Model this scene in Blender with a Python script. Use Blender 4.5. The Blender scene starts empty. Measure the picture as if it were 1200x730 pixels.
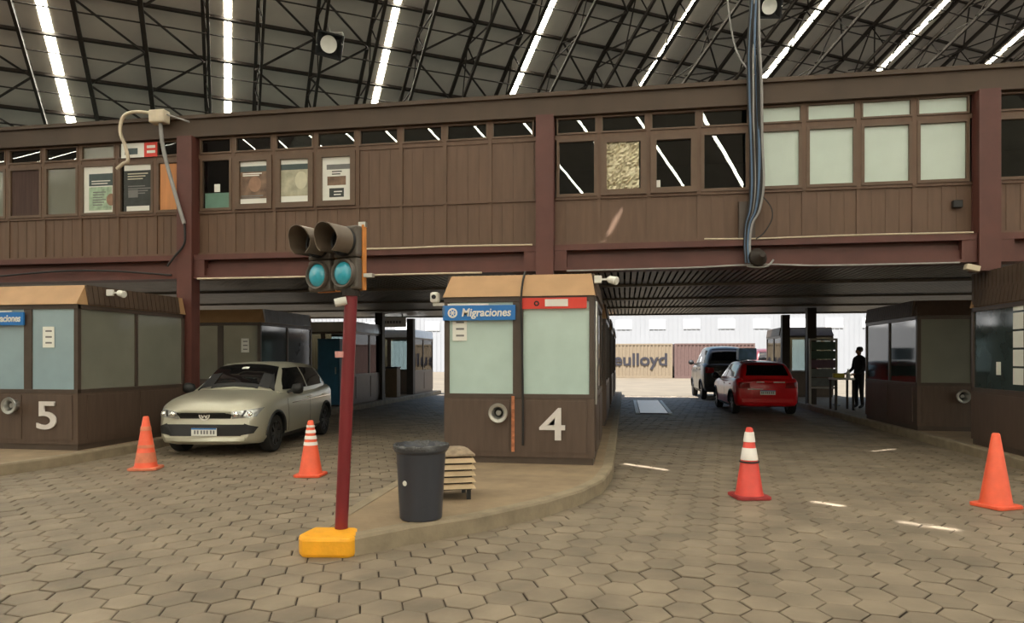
import bpy, bmesh, math, random
import numpy as np
from mathutils import Vector, Matrix
from mathutils.bvhtree import BVHTree

random.seed(7)
scene = bpy.context.scene
COL = scene.collection

# ------------------------------------------------------------------ camera, world, sun, exposure
EYE = 1.55
YAW = math.atan(133 / 800)
cam_data = bpy.data.cameras.new('camera')
cam_data.sensor_width = 36.0
cam_data.lens = 24.0
cam_data.shift_y = 55 / 1200
cam_data.clip_end = 500
cam = bpy.data.objects.new('camera', cam_data)
cam.location = (0, 0, EYE)
cam.rotation_euler = (math.pi / 2, 0, YAW)
COL.objects.link(cam)
scene.camera = cam

world = bpy.data.worlds.new('sky')
scene.world = world
world.use_nodes = True
wn = world.node_tree
bg = wn.nodes['Background']
sky = wn.nodes.new('ShaderNodeTexSky')
sky.sky_type = 'NISHITA'
sky.sun_disc = False
sky.sun_elevation = math.radians(58)
sky.sun_rotation = math.radians(180)
sky.air_density = 1.6
sky.dust_density = 3.0
wn.links.new(sky.outputs['Color'], bg.inputs['Color'])
bg.inputs['Strength'].default_value = 0.2

SUN_TO = Vector((-0.12, -0.46, 0.88)).normalized()
sun_data = bpy.data.lights.new('sun', 'SUN')
sun_data.energy = 14.0
sun_data.angle = math.radians(0.25)
sun_data.color = (1.0, 0.97, 0.93)
sun = bpy.data.objects.new('sun', sun_data)
sun.rotation_euler = SUN_TO.to_track_quat('Z', 'Y').to_euler()
sun.location = (-20, -40, 60)
COL.objects.link(sun)

SKYLIGHT_STRENGTH = 30.0
scene.view_settings.view_transform = 'Standard'
scene.view_settings.look = 'None'
scene.view_settings.gamma = 1.0
scene.view_settings.use_curve_mapping = False
scene.view_settings.exposure = 0.12

# ------------------------------------------------------------------ helpers: survey of the place
CT, ST = math.cos(YAW), math.sin(YAW)


def ray(px, py):
    a, b = (px - 600) / 800, (420 - py) / 800
    return Vector((CT * a - ST, ST * a + CT, b))


def on_y(px, py, y):
    r = ray(px, py)
    return Vector((0, 0, EYE)) + r * (y / r.y)


def on_z(px, py, z=0.0):
    r = ray(px, py)
    return Vector((0, 0, EYE)) + r * ((z - EYE) / r.z)


# ------------------------------------------------------------------ helpers: materials
def lin(c):
    return tuple((x / 255 / 12.92) if x / 255 <= 0.04045 else ((x / 255 + 0.055) / 1.055) ** 2.4 for x in c)


MATS = {}


def mat(name, rgb, rough=0.6, metal=0.0, var=0.12, scale=6.0, bump=0.0, spec=0.5, streak=None, coat=0.0, per_island=0.0):
    if name in MATS:
        return MATS[name]
    m = bpy.data.materials.new(name)
    m.use_nodes = True
    nt = m.node_tree
    b = nt.nodes['Principled BSDF']
    b.inputs['Roughness'].default_value = rough
    b.inputs['Metallic'].default_value = metal
    b.inputs['Specular IOR Level'].default_value = spec
    b.inputs['Coat Weight'].default_value = coat
    b.inputs['Coat Roughness'].default_value = 0.08
    c = lin(rgb)
    tc = nt.nodes.new('ShaderNodeTexCoord')
    mp = nt.nodes.new('ShaderNodeMapping')
    if streak:
        mp.inputs['Scale'].default_value = streak
    nt.links.new(tc.outputs['Object'], mp.inputs['Vector'])
    nz = nt.nodes.new('ShaderNodeTexNoise')
    nz.inputs['Scale'].default_value = scale
    nz.inputs['Detail'].default_value = 5
    nt.links.new(mp.outputs['Vector'], nz.inputs['Vector'])
    rp = nt.nodes.new('ShaderNodeValToRGB')
    rp.color_ramp.elements[0].position = 0.28
    rp.color_ramp.elements[1].position = 0.72
    rp.color_ramp.elements[0].color = (*[x * (1 - var) for x in c], 1)
    rp.color_ramp.elements[1].color = (*[min(1, x * (1 + var)) for x in c], 1)
    nt.links.new(nz.outputs['Fac'], rp.inputs['Fac'])
    out = rp.outputs['Color']
    if per_island:
        g = nt.nodes.new('ShaderNodeNewGeometry')
        mr = nt.nodes.new('ShaderNodeMapRange')
        mr.inputs['To Min'].default_value = 1 - per_island
        mr.inputs['To Max'].default_value = 1 + per_island
        nt.links.new(g.outputs['Random Per Island'], mr.inputs['Value'])
        hs = nt.nodes.new('ShaderNodeHueSaturation')
        nt.links.new(mr.outputs['Result'], hs.inputs['Value'])
        nt.links.new(out, hs.inputs['Color'])
        out = hs.outputs['Color']
    nt.links.new(out, b.inputs['Base Color'])
    if bump:
        bp = nt.nodes.new('ShaderNodeBump')
        bp.inputs['Strength'].default_value = bump
        bp.inputs['Distance'].default_value = 0.01
        n2 = nt.nodes.new('ShaderNodeTexNoise')
        n2.inputs['Scale'].default_value = scale * 6
        n2.inputs['Detail'].default_value = 6
        nt.links.new(mp.outputs['Vector'], n2.inputs['Vector'])
        nt.links.new(n2.outputs['Fac'], bp.inputs['Height'])
        nt.links.new(bp.outputs['Normal'], b.inputs['Normal'])
    MATS[name] = m
    return m


def glass(name, tint, ior=1.9, through=1.0, rough=0.01):
    m = bpy.data.materials.new(name)
    m.use_nodes = True
    nt = m.node_tree
    nt.nodes.remove(nt.nodes['Principled BSDF'])
    o = nt.nodes['Material Output']
    tr = nt.nodes.new('ShaderNodeBsdfTransparent')
    tr.inputs['Color'].default_value = (*[x * through for x in tint], 1)
    gl = nt.nodes.new('ShaderNodeBsdfGlossy')
    gl.inputs['Roughness'].default_value = rough
    fr = nt.nodes.new('ShaderNodeFresnel')
    fr.inputs['IOR'].default_value = ior
    nz = nt.nodes.new('ShaderNodeTexNoise')
    nz.inputs['Scale'].default_value = 1.2
    tc = nt.nodes.new('ShaderNodeTexCoord')
    nt.links.new(tc.outputs['Object'], nz.inputs['Vector'])
    bp = nt.nodes.new('ShaderNodeBump')
    bp.inputs['Strength'].default_value = 0.03
    bp.inputs['Distance'].default_value = 0.02
    nt.links.new(nz.outputs['Fac'], bp.inputs['Height'])
    nt.links.new(bp.outputs['Normal'], gl.inputs['Normal'])
    mx = nt.nodes.new('ShaderNodeMixShader')
    nt.links.new(fr.outputs['Fac'], mx.inputs['Fac'])
    nt.links.new(tr.outputs['BSDF'], mx.inputs[1])
    nt.links.new(gl.outputs['BSDF'], mx.inputs[2])
    nt.links.new(mx.outputs['Shader'], o.inputs['Surface'])
    MATS[name] = m
    return m


def emit(name, rgb, strength):
    m = bpy.data.materials.new(name)
    m.use_nodes = True
    b = m.node_tree.nodes['Principled BSDF']
    b.inputs['Base Color'].default_value = (*rgb, 1)
    b.inputs['Emission Color'].default_value = (*rgb, 1)
    b.inputs['Emission Strength'].default_value = strength
    MATS[name] = m
    return m


PAVER = mat('paver', (128, 115, 98), 0.62, var=0.30, scale=2.0, bump=0.4, per_island=0.12)
GROUT = mat('grout', (58, 47, 37), 0.9, var=0.3, scale=3)
YARD = mat('yard_ground', (104, 95, 80), 0.75, var=0.2, scale=0.6)
CONC = mat('island_concrete', (142, 122, 97), 0.8, var=0.2, scale=3, bump=0.4)
KERB = mat('kerb_concrete', (142, 128, 106), 0.75, var=0.22, scale=5, bump=0.3)
YELLOW = mat('yellow_paint', (243, 170, 32), 0.55, var=0.12, scale=9, bump=0.3)
ROOFSHEET = mat('roof_sheet', (186, 176, 162), 0.8, var=0.14, scale=1.2)
# slight translucency added so daylight brightens the roof underside
_nt = ROOFSHEET.node_tree
_tl = _nt.nodes.new('ShaderNodeBsdfTranslucent')
_tl.inputs['Color'].default_value = (1.0, 0.93, 0.82, 1)
_mx = _nt.nodes.new('ShaderNodeMixShader')
_mx.inputs['Fac'].default_value = 0.006
_nt.links.new(_nt.nodes['Principled BSDF'].outputs['BSDF'], _mx.inputs[1])
_nt.links.new(_tl.outputs['BSDF'], _mx.inputs[2])
_nt.links.new(_mx.outputs['Shader'], _nt.nodes['Material Output'].inputs['Surface'])
STEEL = mat('dark_steel', (48, 40, 34), 0.6, metal=0.2, var=0.3, scale=4)
SKYL = emit('skylight_glow', (1.0, 0.96, 0.80), SKYLIGHT_STRENGTH)
FASCIA = mat('fascia_brown', (76, 60, 46), 0.6, var=0.14, scale=2, streak=(1, 1, 0.3))
PANEL = mat('panel_brown', (102, 78, 61), 0.55, var=0.16, scale=4, streak=(3, 3, 0.35))
MULLION = mat('mullion_brown', (98, 77, 60), 0.5, var=0.1, scale=5)
MAROON = mat('maroon_steel', (92, 53, 46), 0.5, var=0.16, scale=3)
MAROON_POLE = mat('maroon_pole', (118, 34, 40), 0.35, var=0.16, scale=6, streak=(2, 2, 0.5))
SOFFIT = mat('soffit_slat', (120, 112, 100), 0.45, metal=0.3, var=0.2, scale=3)
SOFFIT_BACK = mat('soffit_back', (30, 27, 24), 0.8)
ROOM = mat('room_wall', (84, 98, 96), 0.8)
BOOTH = mat('booth_brown', (86, 70, 60), 0.45, var=0.14, scale=5, streak=(3, 3, 0.4))
BOOTH_DARK = mat('booth_frame', (76, 64, 56), 0.4, var=0.12, scale=6)
BOOTH_CAP = mat('booth_cap', (176, 138, 98), 0.55, var=0.1, scale=3)
BOOTH_RIB_SHADE = mat('booth_rib_shade', (80, 64, 52), 0.5, var=0.12)  # cap material in a darker tone, side shade put into the colour
FILM = mat('pale_film_glass', (184, 206, 200), 0.12, var=0.05, scale=3, spec=0.6)
FILM_BLUE = mat('blue_film_glass', (146, 168, 176), 0.12, var=0.05, scale=3, spec=0.6)
FILM_DARK = mat('dark_film_glass', (58, 68, 68), 0.07, var=0.15, scale=2, spec=0.7)
FILM_GREY = mat('grey_film_glass', (124, 124, 112), 0.1, var=0.08, scale=2, spec=0.6)
PAPER_FILM = mat('paper_covered_glass', (196, 210, 200), 0.25, var=0.05, scale=2, spec=0.5)
GLASS = glass('window_glass', (0.55, 0.62, 0.6))
GLASS_CLEAR = glass('booth_glass', (0.72, 0.78, 0.78), ior=1.7)
GLASS_DARK = glass('car_glass', (0.12, 0.13, 0.13), ior=1.6)
WHITE = mat('white_paint', (226, 224, 216), 0.5, var=0.05)
PAPER = mat('paper', (232, 232, 224), 0.7, var=0.03)
INK = mat('grey_ink', (120, 120, 118), 0.7, var=0.1)
BLACK = mat('black_plastic', (24, 24, 25), 0.5, var=0.1)
BLUE_SIGN = mat('blue_sign', (40, 116, 190), 0.4, var=0.05)
RED_SIGN = mat('red_sign', (214, 62, 48), 0.45, var=0.05)
NUMERAL = mat('numeral_white', (212, 206, 202), 0.5, var=0.06)
RUST = mat('rust_strip', (176, 110, 76), 0.7, var=0.4, scale=20)
METAL = mat('bare_metal', (190, 190, 186), 0.3, metal=0.8, var=0.08)
GREYMETAL = mat('grey_metal', (150, 148, 142), 0.45, metal=0.4, var=0.1)
RIB_LIT = mat('lit_rib', (196, 202, 214), 0.28, metal=0.6, var=0.08)  # pale tone stands for far daylight reflected on the ribs
CABLE = mat('cable_black', (32, 31, 32), 0.6)
CABLE_GREY = mat('cable_grey', (150, 148, 146), 0.55)
CABLE_BLUE = mat('cable_blue', (86, 112, 142), 0.5)
CABLE_CREAM = mat('conduit_cream', (206, 192, 168), 0.5)

# ------------------------------------------------------------------ helpers: meshes and the object tree


class MB:
    def __init__(self):
        self.v, self.f, self.mi = [], [], []

    def add(self, verts, faces, mi=0):
        n = len(self.v)
        self.v += [tuple(p) for p in verts]
        self.f += [tuple(i + n for i in f) for f in faces]
        self.mi += [mi] * len(faces)
        return self

    def box(self, x0, x1, y0, y1, z0, z1, mi=0):
        vs = [(x, y, z) for z in (z0, z1) for y in (y0, y1) for x in (x0, x1)]
        return self.add(vs, [(0, 2, 3, 1), (4, 5, 7, 6), (0, 1, 5, 4), (2, 6, 7, 3), (0, 4, 6, 2), (1, 3, 7, 5)], mi)

    def bar(self, p, q, w, h=None, up=(0, 0, 1), mi=0):
        p, q = Vector(p), Vector(q)
        h = h or w
        d = (q - p).normalized()
        a = d.cross(Vector(up))
        if a.length < 1e-4:
            a = d.cross(Vector((1, 0, 0)))
        a.normalize()
        b = a.cross(d).normalized()
        vs = []
        for c in (p, q):
            for i, j in ((-1, -1), (1, -1), (1, 1), (-1, 1)):
                vs.append(c + a * (w / 2 * i) + b * (h / 2 * j))
        return self.add(vs, [(3, 2, 1, 0), (4, 5, 6, 7), (0, 1, 5, 4), (1, 2, 6, 5), (2, 3, 7, 6), (3, 0, 4, 7)], mi)

    def tube(self, pts, r, n=10, mi=0, smooth_path=True):
        pts = [Vector(p) for p in pts]
        if smooth_path and len(pts) > 2:
            out = []
            for i in range(len(pts) - 1):
                p0, p1, p2, p3 = pts[max(i - 1, 0)], pts[i], pts[i + 1], pts[min(i + 2, len(pts) - 1)]
                for k in range(6):
                    t = k / 6
                    out.append(0.5 * ((2 * p1) + (p2 - p0) * t + (2 * p0 - 5 * p1 + 4 * p2 - p3) * t * t + (3 * p1 - p0 - 3 * p2 + p3) * t ** 3))
            out.append(pts[-1])
            pts = out
        vs, fs = [], []
        ref = None
        for i, p in enumerate(pts):
            d = (pts[min(i + 1, len(pts) - 1)] - pts[max(i - 1, 0)]).normalized()
            a = (ref - d * ref.dot(d)) if ref is not None else d.cross(Vector((0.31, 0.17, 0.93)))
            if a.length < 1e-4:
                a = d.cross(Vector((1, 0, 0)))
            a.normalize()
            ref = a
            b = d.cross(a)
            for k in range(n):
                t = 2 * math.pi * k / n
                vs.append(p + a * (r * math.cos(t)) + b * (r * math.sin(t)))
        m = len(pts)
        for i in range(m - 1):
            for k in range(n):
                fs.append((i * n + k, i * n + (k + 1) % n, (i + 1) * n + (k + 1) % n, (i + 1) * n + k))
        fs.append(tuple(range(n))[::-1])
        fs.append(tuple((m - 1) * n + k for k in range(n)))
        return self.add(vs, fs, mi)

    def lathe(self, prof, n=32, origin=(0, 0, 0), axis=(0, 0, 1), mi=0, close=False):
        """prof: (radius, height along the axis)"""
        o = Vector(origin)
        ax = Vector(axis).normalized()
        a = ax.cross(Vector((0, 0, 1)) if abs(ax.z) < 0.9 else Vector((1, 0, 0))).normalized()
        b = ax.cross(a)
        vs, fs = [], []
        for r, h in prof:
            for k in range(n):
                t = 2 * math.pi * k / n
                vs.append(o + ax * h + a * (r * math.cos(t)) + b * (r * math.sin(t)))
        m = len(prof)
        for i in range(m - 1):
            for k in range(n):
                fs.append((i * n + k, i * n + (k + 1) % n, (i + 1) * n + (k + 1) % n, (i + 1) * n + k))
        if close:
            for k in range(n):
                fs.append(((m - 1) * n + k, (m - 1) * n + (k + 1) % n, (k + 1) % n, k))
        else:
            fs.append(tuple(range(n))[::-1])
            fs.append(tuple((m - 1) * n + k for k in range(n)))
        return self.add(vs, fs, mi)

    def prism(self, poly, z0, z1, mi=0):
        n = len(poly)
        vs = [(x, y, z0) for x, y in poly] + [(x, y, z1) for x, y in poly]
        fs = [tuple(range(n))[::-1], tuple(range(n, 2 * n))]
        fs += [(i, (i + 1) % n, n + (i + 1) % n, n + i) for i in range(n)]
        return self.add(vs, fs, mi)

    def build(self, name, m, parent=None, smooth=None, bevel=0.0, loc=None, rot=None):
        me = bpy.data.meshes.new(name)
        me.from_pydata(self.v, [], self.f)
        ms = m if isinstance(m, (list, tuple)) else [m]
        for x in ms:
            me.materials.append(x)
        if len(ms) > 1:
            me.polygons.foreach_set('material_index', self.mi)
        me.validate()
        if smooth is not None:
            bm = bmesh.new()
            bm.from_mesh(me)
            bmesh.ops.recalc_face_normals(bm, faces=bm.faces)
            for f in bm.faces:
                f.smooth = True
            for e in bm.edges:
                if len(e.link_faces) == 2 and e.calc_face_angle(0) > math.radians(smooth):
                    e.smooth = False
            bm.to_mesh(me)
            bm.free()
        else:
            bm = bmesh.new()
            bm.from_mesh(me)
            bmesh.ops.recalc_face_normals(bm, faces=bm.faces)
            bm.to_mesh(me)
            bm.free()
        o = bpy.data.objects.new(name, me)
        COL.objects.link(o)
        if parent is not None:
            o.parent = parent
        if loc is not None:
            o.location = loc
        if rot is not None:
            o.rotation_euler = rot
        if bevel:
            bv = o.modifiers.new('bevel', 'BEVEL')
            bv.width = bevel
            bv.segments = 2
            bv.limit_method = 'ANGLE'
        return o


def tag(o, label, cat, group=None, kind=None):
    o['label'] = label
    o['category'] = cat
    if group:
        o['group'] = group
    if kind:
        o['kind'] = kind
    return o


def struct(o, label, cat, group=None):
    return tag(o, label, cat, group, 'structure')


def thing(name, label, cat, loc=(0, 0, 0), rz=0.0, group=None, kind=None):
    o = bpy.data.objects.new(name, None)
    o.empty_display_size = 0.2
    COL.objects.link(o)
    o.location = loc
    o.rotation_euler = (0, 0, rz)
    return tag(o, label, cat, group, kind)


def copy_tree(o, parent=None):
    c = o.copy()
    COL.objects.link(c)
    c.parent = parent
    for ch in list(o.children):
        copy_tree(ch, c)
    return c


def text(body, name, m, parent, loc, rot, size, depth=0.006, bold=0.0, width=None, align='CENTER', shear=0.0):
    cu = bpy.data.curves.new(name, 'FONT')
    cu.body = body
    cu.size = size
    cu.extrude = depth
    cu.offset = bold
    cu.shear = shear
    cu.align_x = align
    cu.align_y = 'CENTER'
    tmp = bpy.data.objects.new(name, cu)
    COL.objects.link(tmp)
    dg = bpy.context.evaluated_depsgraph_get()
    me = bpy.data.meshes.new_from_object(tmp.evaluated_get(dg))
    bpy.data.objects.remove(tmp)
    me.materials.clear()
    me.materials.append(m)
    if width:
        xs = [v.co.x for v in me.vertices]
        k = width / (max(xs) - min(xs))
        for v in me.vertices:
            v.co.x *= k
    o = bpy.data.objects.new(name, me)
    COL.objects.link(o)
    o.parent = parent
    o.location = loc
    o.rotation_euler = rot
    return o


FRONT = (math.pi / 2, 0, 0)      # text that faces -Y

# ------------------------------------------------------------------ the ground
fl = MB()
fl.add([(-90, -60, -0.014), (90, -60, -0.014), (90, 29, -0.014), (-90, 29, -0.014)], [(0, 1, 2, 3)])
struct(fl.build('floor', GROUT), 'dark earth bed between the hexagonal pavers of the hall', 'floor')

A = 0.152
V, Fc = [], []
rot = math.radians(-8)
cr, sr = math.cos(rot), math.sin(rot)
rnd = random.Random(3)
for i in range(-110, 111):
    for j in range(-10, 150):
        gx, gy = i * 1.5 * A, (j + (i % 2) * 0.5) * math.sqrt(3) * A
        x, y = gx * cr - gy * sr, gx * sr + gy * cr
        if not (2.0 < y < 28.6 and -17.5 < x < 14) or x < -0.95 * y - 3.5 or x > 0.75 * y + 3.5:
            continue
        n = len(V)
        tx, ty, dz = rnd.gauss(0, .008), rnd.gauss(0, .008), rnd.gauss(0, .0018)
        g = A * (0.955 + rnd.uniform(-.012, .012))
        for rr, zz in ((1.0, -0.013), (1.0, -0.004), (0.93, 0.0)):
            for k in range(6):
                t = math.pi / 3 * k + rot
                px_, py_ = g * rr * math.cos(t), g * rr * math.sin(t)
                V.append((x + px_, y + py_, zz + dz + px_ * tx + py_ * ty))
        for a0 in (0, 6):
            for k in range(6):
                Fc.append((n + a0 + k, n + a0 + (k + 1) % 6, n + a0 + 6 + (k + 1) % 6, n + a0 + 6 + k))
        Fc.append(tuple(n + 12 + k for k in range(6)))
me = bpy.data.meshes.new('floor_paving')
me.from_pydata(V, [], Fc)
me.materials.append(PAVER)
pav = bpy.data.objects.new('floor_paving', me)
COL.objects.link(pav)
struct(pav, 'worn brown hexagonal concrete pavers covering the lanes', 'floor')

yd = MB()
yd.add([(-90, 29, -0.012), (90, 29, -0.012), (90, 140, -0.012), (-90, 140, -0.012)], [(0, 1, 2, 3)])
struct(yd.build('ground_yard', YARD), 'sunlit bare yard beyond the covered lanes', 'ground')


def inset(poly, d):
    n = len(poly)
    out = []
    for i in range(n):
        p0, p1, p2 = Vector(poly[i - 1]), Vector(poly[i]), Vector(poly[(i + 1) % n])
        e1, e2 = (p1 - p0).normalized(), (p2 - p1).normalized()
        n1, n2 = Vector((-e1.y, e1.x)), Vector((-e2.y, e2.x))
        b = (n1 + n2).normalized()
        k = d / max(0.35, b.dot(n1))
        out.append(tuple(p1 + b * k))
    return out


def island(poly, label):
    """poly counter-clockwise; raised kerb ring and paved top."""
    inner = inset(poly, 0.13)
    inner2 = inset(poly, 0.015)
    n = len(poly)
    k = MB()
    vs = [(x, y, -0.01) for x, y in poly] + [(x, y, 0.13) for x, y in poly] + [(x, y, 0.152) for x, y in inner2] + [(x, y, 0.152) for x, y in inner] + [(x, y, 0.10) for x, y in inner]
    fs = []
    for a in range(4):
        for i in range(n):
            j = (i + 1) % n
            fs.append((a * n + i, a * n + j, (a + 1) * n + j, (a + 1) * n + i))
    k.add(vs, fs)
    struct(k.build('kerb', KERB), 'low concrete kerb around the ' + label, 'kerb')
    t = MB()
    t.prism(inner, 0.02, 0.147)
    struct(t.build('floor_island', CONC), 'worn concrete top of the ' + label, 'floor')


island([(-2.55, 5.25), (-2.45, 5.05), (-2.09, 5.07), (-1.78, 5.47), (-1.30, 5.93), (-0.77, 6.67), (-0.45, 7.3), (-0.25, 7.95), (-0.16, 8.95), (-0.15, 29), (-2.65, 29), (-2.62, 8)],
       'centre island under the booth numbered 4')
island([(-10.9, 5.2), (-10.0, 5.35), (-9.2, 5.9), (-8.55, 6.7), (-8.18, 7.6), (-8.02, 8.4), (-7.97, 9.3), (-7.97, 29), (-10.7, 29), (-10.9, 12)],
       'island under the booth numbered 5')
island([(5.44, 6.5), (5.8, 5.6), (7.2, 5.2), (7.9, 5.6), (7.9, 29.4), (5.46, 29.4)], 'island by the booth with taped papers')

yb = MB()
yb.prism([(-2.55, 5.32), (-2.56, 5.06), (-2.48, 4.96), (-2.11, 5.01), (-2.08, 5.10), (-2.18, 5.36)], -0.005, 0.158)
tag(yb.build('kerb_block', YELLOW, bevel=0.03), 'yellow painted kerb block at the foot of the traffic light', 'kerb block', kind='structure')

# ------------------------------------------------------------------ hall roof
T = 13.5
C0 = Vector((0, 0, EYE))
D1 = Vector((-0.47079, 0.75230, -0.46087))
U1 = Vector((0.84769, 0.53049, 0.0))
V1 = Vector((-0.24449, 0.39067, 0.88747))
D2 = Vector((0.47079, -0.75230, -0.46087))
V2 = Vector((0.24449, -0.39067, 0.88747))
W_RIDGE = -0.85 * T
RIDGE = C0 + V1 * T + D1 * W_RIDGE


def rf(s, w, drop=0.0):
    return C0 + U1 * s + V1 * (T - drop) + D1 * w


def rb(s, w, drop=0.0):
    return RIDGE + U1 * s + D2 * w - V2 * drop


def w_end(s):
    return min(15.2 if s > -1.4 * T else 13.0, (25.5 - 0.5305 * s - 0.39067 * T) / 0.7523)


def to_front(p):
    d = (T - (p - C0).dot(V1)) / SUN_TO.dot(V1)
    q = p + SUN_TO * d - C0
    return q.dot(U1), q.dot(D1)


def to_back(p):
    d = (RIDGE - p).dot(V2) / SUN_TO.dot(V2)
    q = p + SUN_TO * d - RIDGE
    return q.dot(U1), q.dot(D2)


# gaps between roof sheets: the thin bright sun strips on the paving and wall come through them
gaps_f, gaps_b = [], []


def gap(p0, p1, wid, across):
    q = [p0 - across * wid, p1 - across * wid, p1 + across * wid, p0 + across * wid]
    a = [to_front(x) for x in q]
    if min(w for _, w in a) > W_RIDGE + 0.1:
        gaps_f.append(a)
    else:
        gaps_b.append([to_back(x) for x in q])


for (a, b, w_) in (((731, 543), (783, 551), 0.06), ((952, 588), (989, 593), 0.055), ((1053, 611), (1083, 615.5), 0.05), ((1088, 616), (1124, 621), 0.05), ((1022, 529), (1050, 526), 0.04)):
    gap(on_z(*a), on_z(*b), w_, Vector((0.25, 1, 0)).normalized())
for (a, b, w_) in (((727, 238), (712, 268), 0.05), ((708, 276), (704, 283), 0.045)):
    gap(on_y(*a, 11.95), on_y(*b, 11.95), w_, Vector((1, 0, 0.3)).normalized())


def sheet(name, fn, outline, holes, label):
    cu = bpy.data.curves.new(name, 'CURVE')
    cu.dimensions = '2D'
    cu.fill_mode = 'BOTH'
    for poly in [outline] + holes:
        sp = cu.splines.new('POLY')
        sp.points.add(len(poly) - 1)
        for p, (s, w) in zip(sp.points, poly):
            p.co = (s, w, 0, 1)
        sp.use_cyclic_u = True
    tmp = bpy.data.objects.new(name, cu)
    COL.objects.link(tmp)
    dg = bpy.context.evaluated_depsgraph_get()
    me_ = bpy.data.meshes.new_from_object(tmp.evaluated_get(dg))
    bpy.data.objects.remove(tmp)
    for v in me_.vertices:
        v.co = fn(v.co.x, v.co.y)
    me_.materials.clear()
    me_.materials.append(ROOFSHEET)
    o = bpy.data.objects.new(name, me_)
    COL.objects.link(o)
    struct(o, label, 'roof')


S0, S1 = -6.0 * T, 2.35 * T
outl = [(S0, W_RIDGE), (S1, W_RIDGE)] + [(s, w_end(s)) for s in np.linspace(S1, S0, 60)]
sheet('ceiling', rf, outl, gaps_f, 'grey sheeted hall roof sloping down to the offices')
sheet('ceiling_rear', rb, [(S0, 0), (S1, 0), (S1, 28), (S0, 28)], gaps_b, 'grey sheeted hall roof slope behind the viewer')

SP = 0.25 * T
names = {-1: 'strip skylight over the far left booths', 0: 'leftmost strip skylight above the poster windows', 1: 'strip skylight straight above the left steel column', 2: 'strip skylight above the blank wall panels, left of them', 3: 'strip skylight ending left of the middle column',
         4: 'strip skylight ending right of the middle column', 5: 'strip skylight meeting the hanging cable bundle', 6: 'shorter strip skylight broken by the trusses at the right'}
for k in range(-11, 10):
    s = SP * (k - 1)
    if not -3 * T < s < S1 - .3:
        continue
    m = MB()
    hw = 0.07 if k != 0 else 0.09
    m.bar(rf(s, W_RIDGE + 0.4, 0.004), rf(s, w_end(s) - 0.2, 0.004), 2 * hw, 0.006, up=V1)
    o = m.build('ceiling_skylight', SKYL)
    struct(o, names.get(k, 'translucent strip skylight along the roof slope, out to the side'), 'skylight', 'strip skylights')
    m = MB()
    m.bar(rb(s, 0.4, 0.004), rb(s, 27.6, 0.004), 2 * hw, 0.006, up=V2)
    o = m.build('ceiling_skylight', SKYL)
    struct(o, 'strip skylight in the roof slope behind the viewer', 'skylight', 'strip skylights of the rear slope')

# trusses running down the slope
PITCH = 0.08 * T
for k in range(-1, 9):
    for fr_, dep in ((0.17, 0.55), (0.52, 0.75), (0.86, 0.55)):
        s = SP * (k - 1 + fr_)
        if not S0 < s < S1:
            continue
        w0, w1 = 0.10 * T, w_end(s) - 0.1
        if s > 0.9 * T:
            w0 = -0.1 * T
        m = MB()
        m.bar(rf(s, w0, 0.14), rf(s, w1, 0.14), 0.07, 0.08, up=V1)
        m.bar(rf(s + 0.10, w0, dep), rf(s + 0.10, w1, dep), 0.06, 0.07, up=V1)
        n = int((w1 - w0) / PITCH)
        for i in range(n):
            a, b = w0 + i * PITCH, w0 + (i + 1) * PITCH
            if i % 2:
                a, b = b, a
            m.bar(rf(s, a, 0.14), rf(s + 0.10, b, dep), 0.026)
            m.bar(rf(s, a, 0.14), rf(s + 0.10, a, dep), 0.026)
        struct(m.build('ceiling_truss', STEEL), 'dark steel lattice truss running down the roof slope', 'truss', 'roof trusses down the slope')
# purlins across the slope
for i in range(3, 15):
    w = i * PITCH + 0.055 * T
    m = MB()
    s_hi = min(S1 - .2, (25.0 - 0.39067 * T - 0.7523 * w) / 0.5305)
    m.bar(rf(-0.9 * T, w, 0.08), rf(s_hi, w, 0.08), 0.05, 0.08, up=V1)
    m.bar(rf(-0.9 * T, w + 0.16, 0.42), rf(s_hi, w + 0.16, 0.42), 0.022, 0.022, up=V1)
    struct(m.build('ceiling_purlin', STEEL), 'dark steel purlin running across the roof slope', 'purlin', 'roof purlins across the slope')
# cross bracing rods between purlins
for k in range(-1, 8):
    m = MB()
    for fa, fb in ((0.17, 0.52), (0.52, 0.86)):
        sa, sb = SP * (k - 1 + fa), SP * (k - 1 + fb)
        for i in range(3, 13):
            wa, wb = i * PITCH + 0.055 * T, (i + 1) * PITCH + 0.055 * T
            if wb > min(w_end(sa), w_end(sb)):
                continue
            if (i + k) % 2:
                m.bar(rf(sa, wa, 0.2), rf(sb, wb, 0.2), 0.035)
            else:
                m.bar(rf(sb, wa, 0.2), rf(sa, wb, 0.2), 0.035)
            if k >= 4:
                m.bar(rf(sa, wa, 0.55), rf(sb, wa, 0.14), 0.03)
    struct(m.build('ceiling_bracing', STEEL), 'thin diagonal bracing rods between the roof purlins', 'bracing', 'roof bracing')
# heavy lattice girder that crosses the roof at the right
m = MB()
g0, g1 = rf(1.05 * T, 0.05 * T, 0.5), rf(2.0 * T, 0.46 * T, 0.5)
for off in (Vector((0, 0, 0)), Vector((0, 0, -1.0)), Vector((0.5, -0.3, -0.2))):
    m.bar(g0 + off, g1 + off, 0.14, 0.14)
for i in range(16):
    p, q = g0.lerp(g1, i / 16), g0.lerp(g1, (i + 1) / 16)
    dn = Vector((0, 0, -1.0))
    m.bar(p, q + dn, 0.06)
    m.bar(p + dn, q, 0.06)
    m.bar(p + Vector((0.5, -0.3, -0.2)), q + dn, 0.05)
struct(m.build('ceiling_girder', STEEL), 'heavy dark lattice girder crossing the roof at the right', 'girder')


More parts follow.
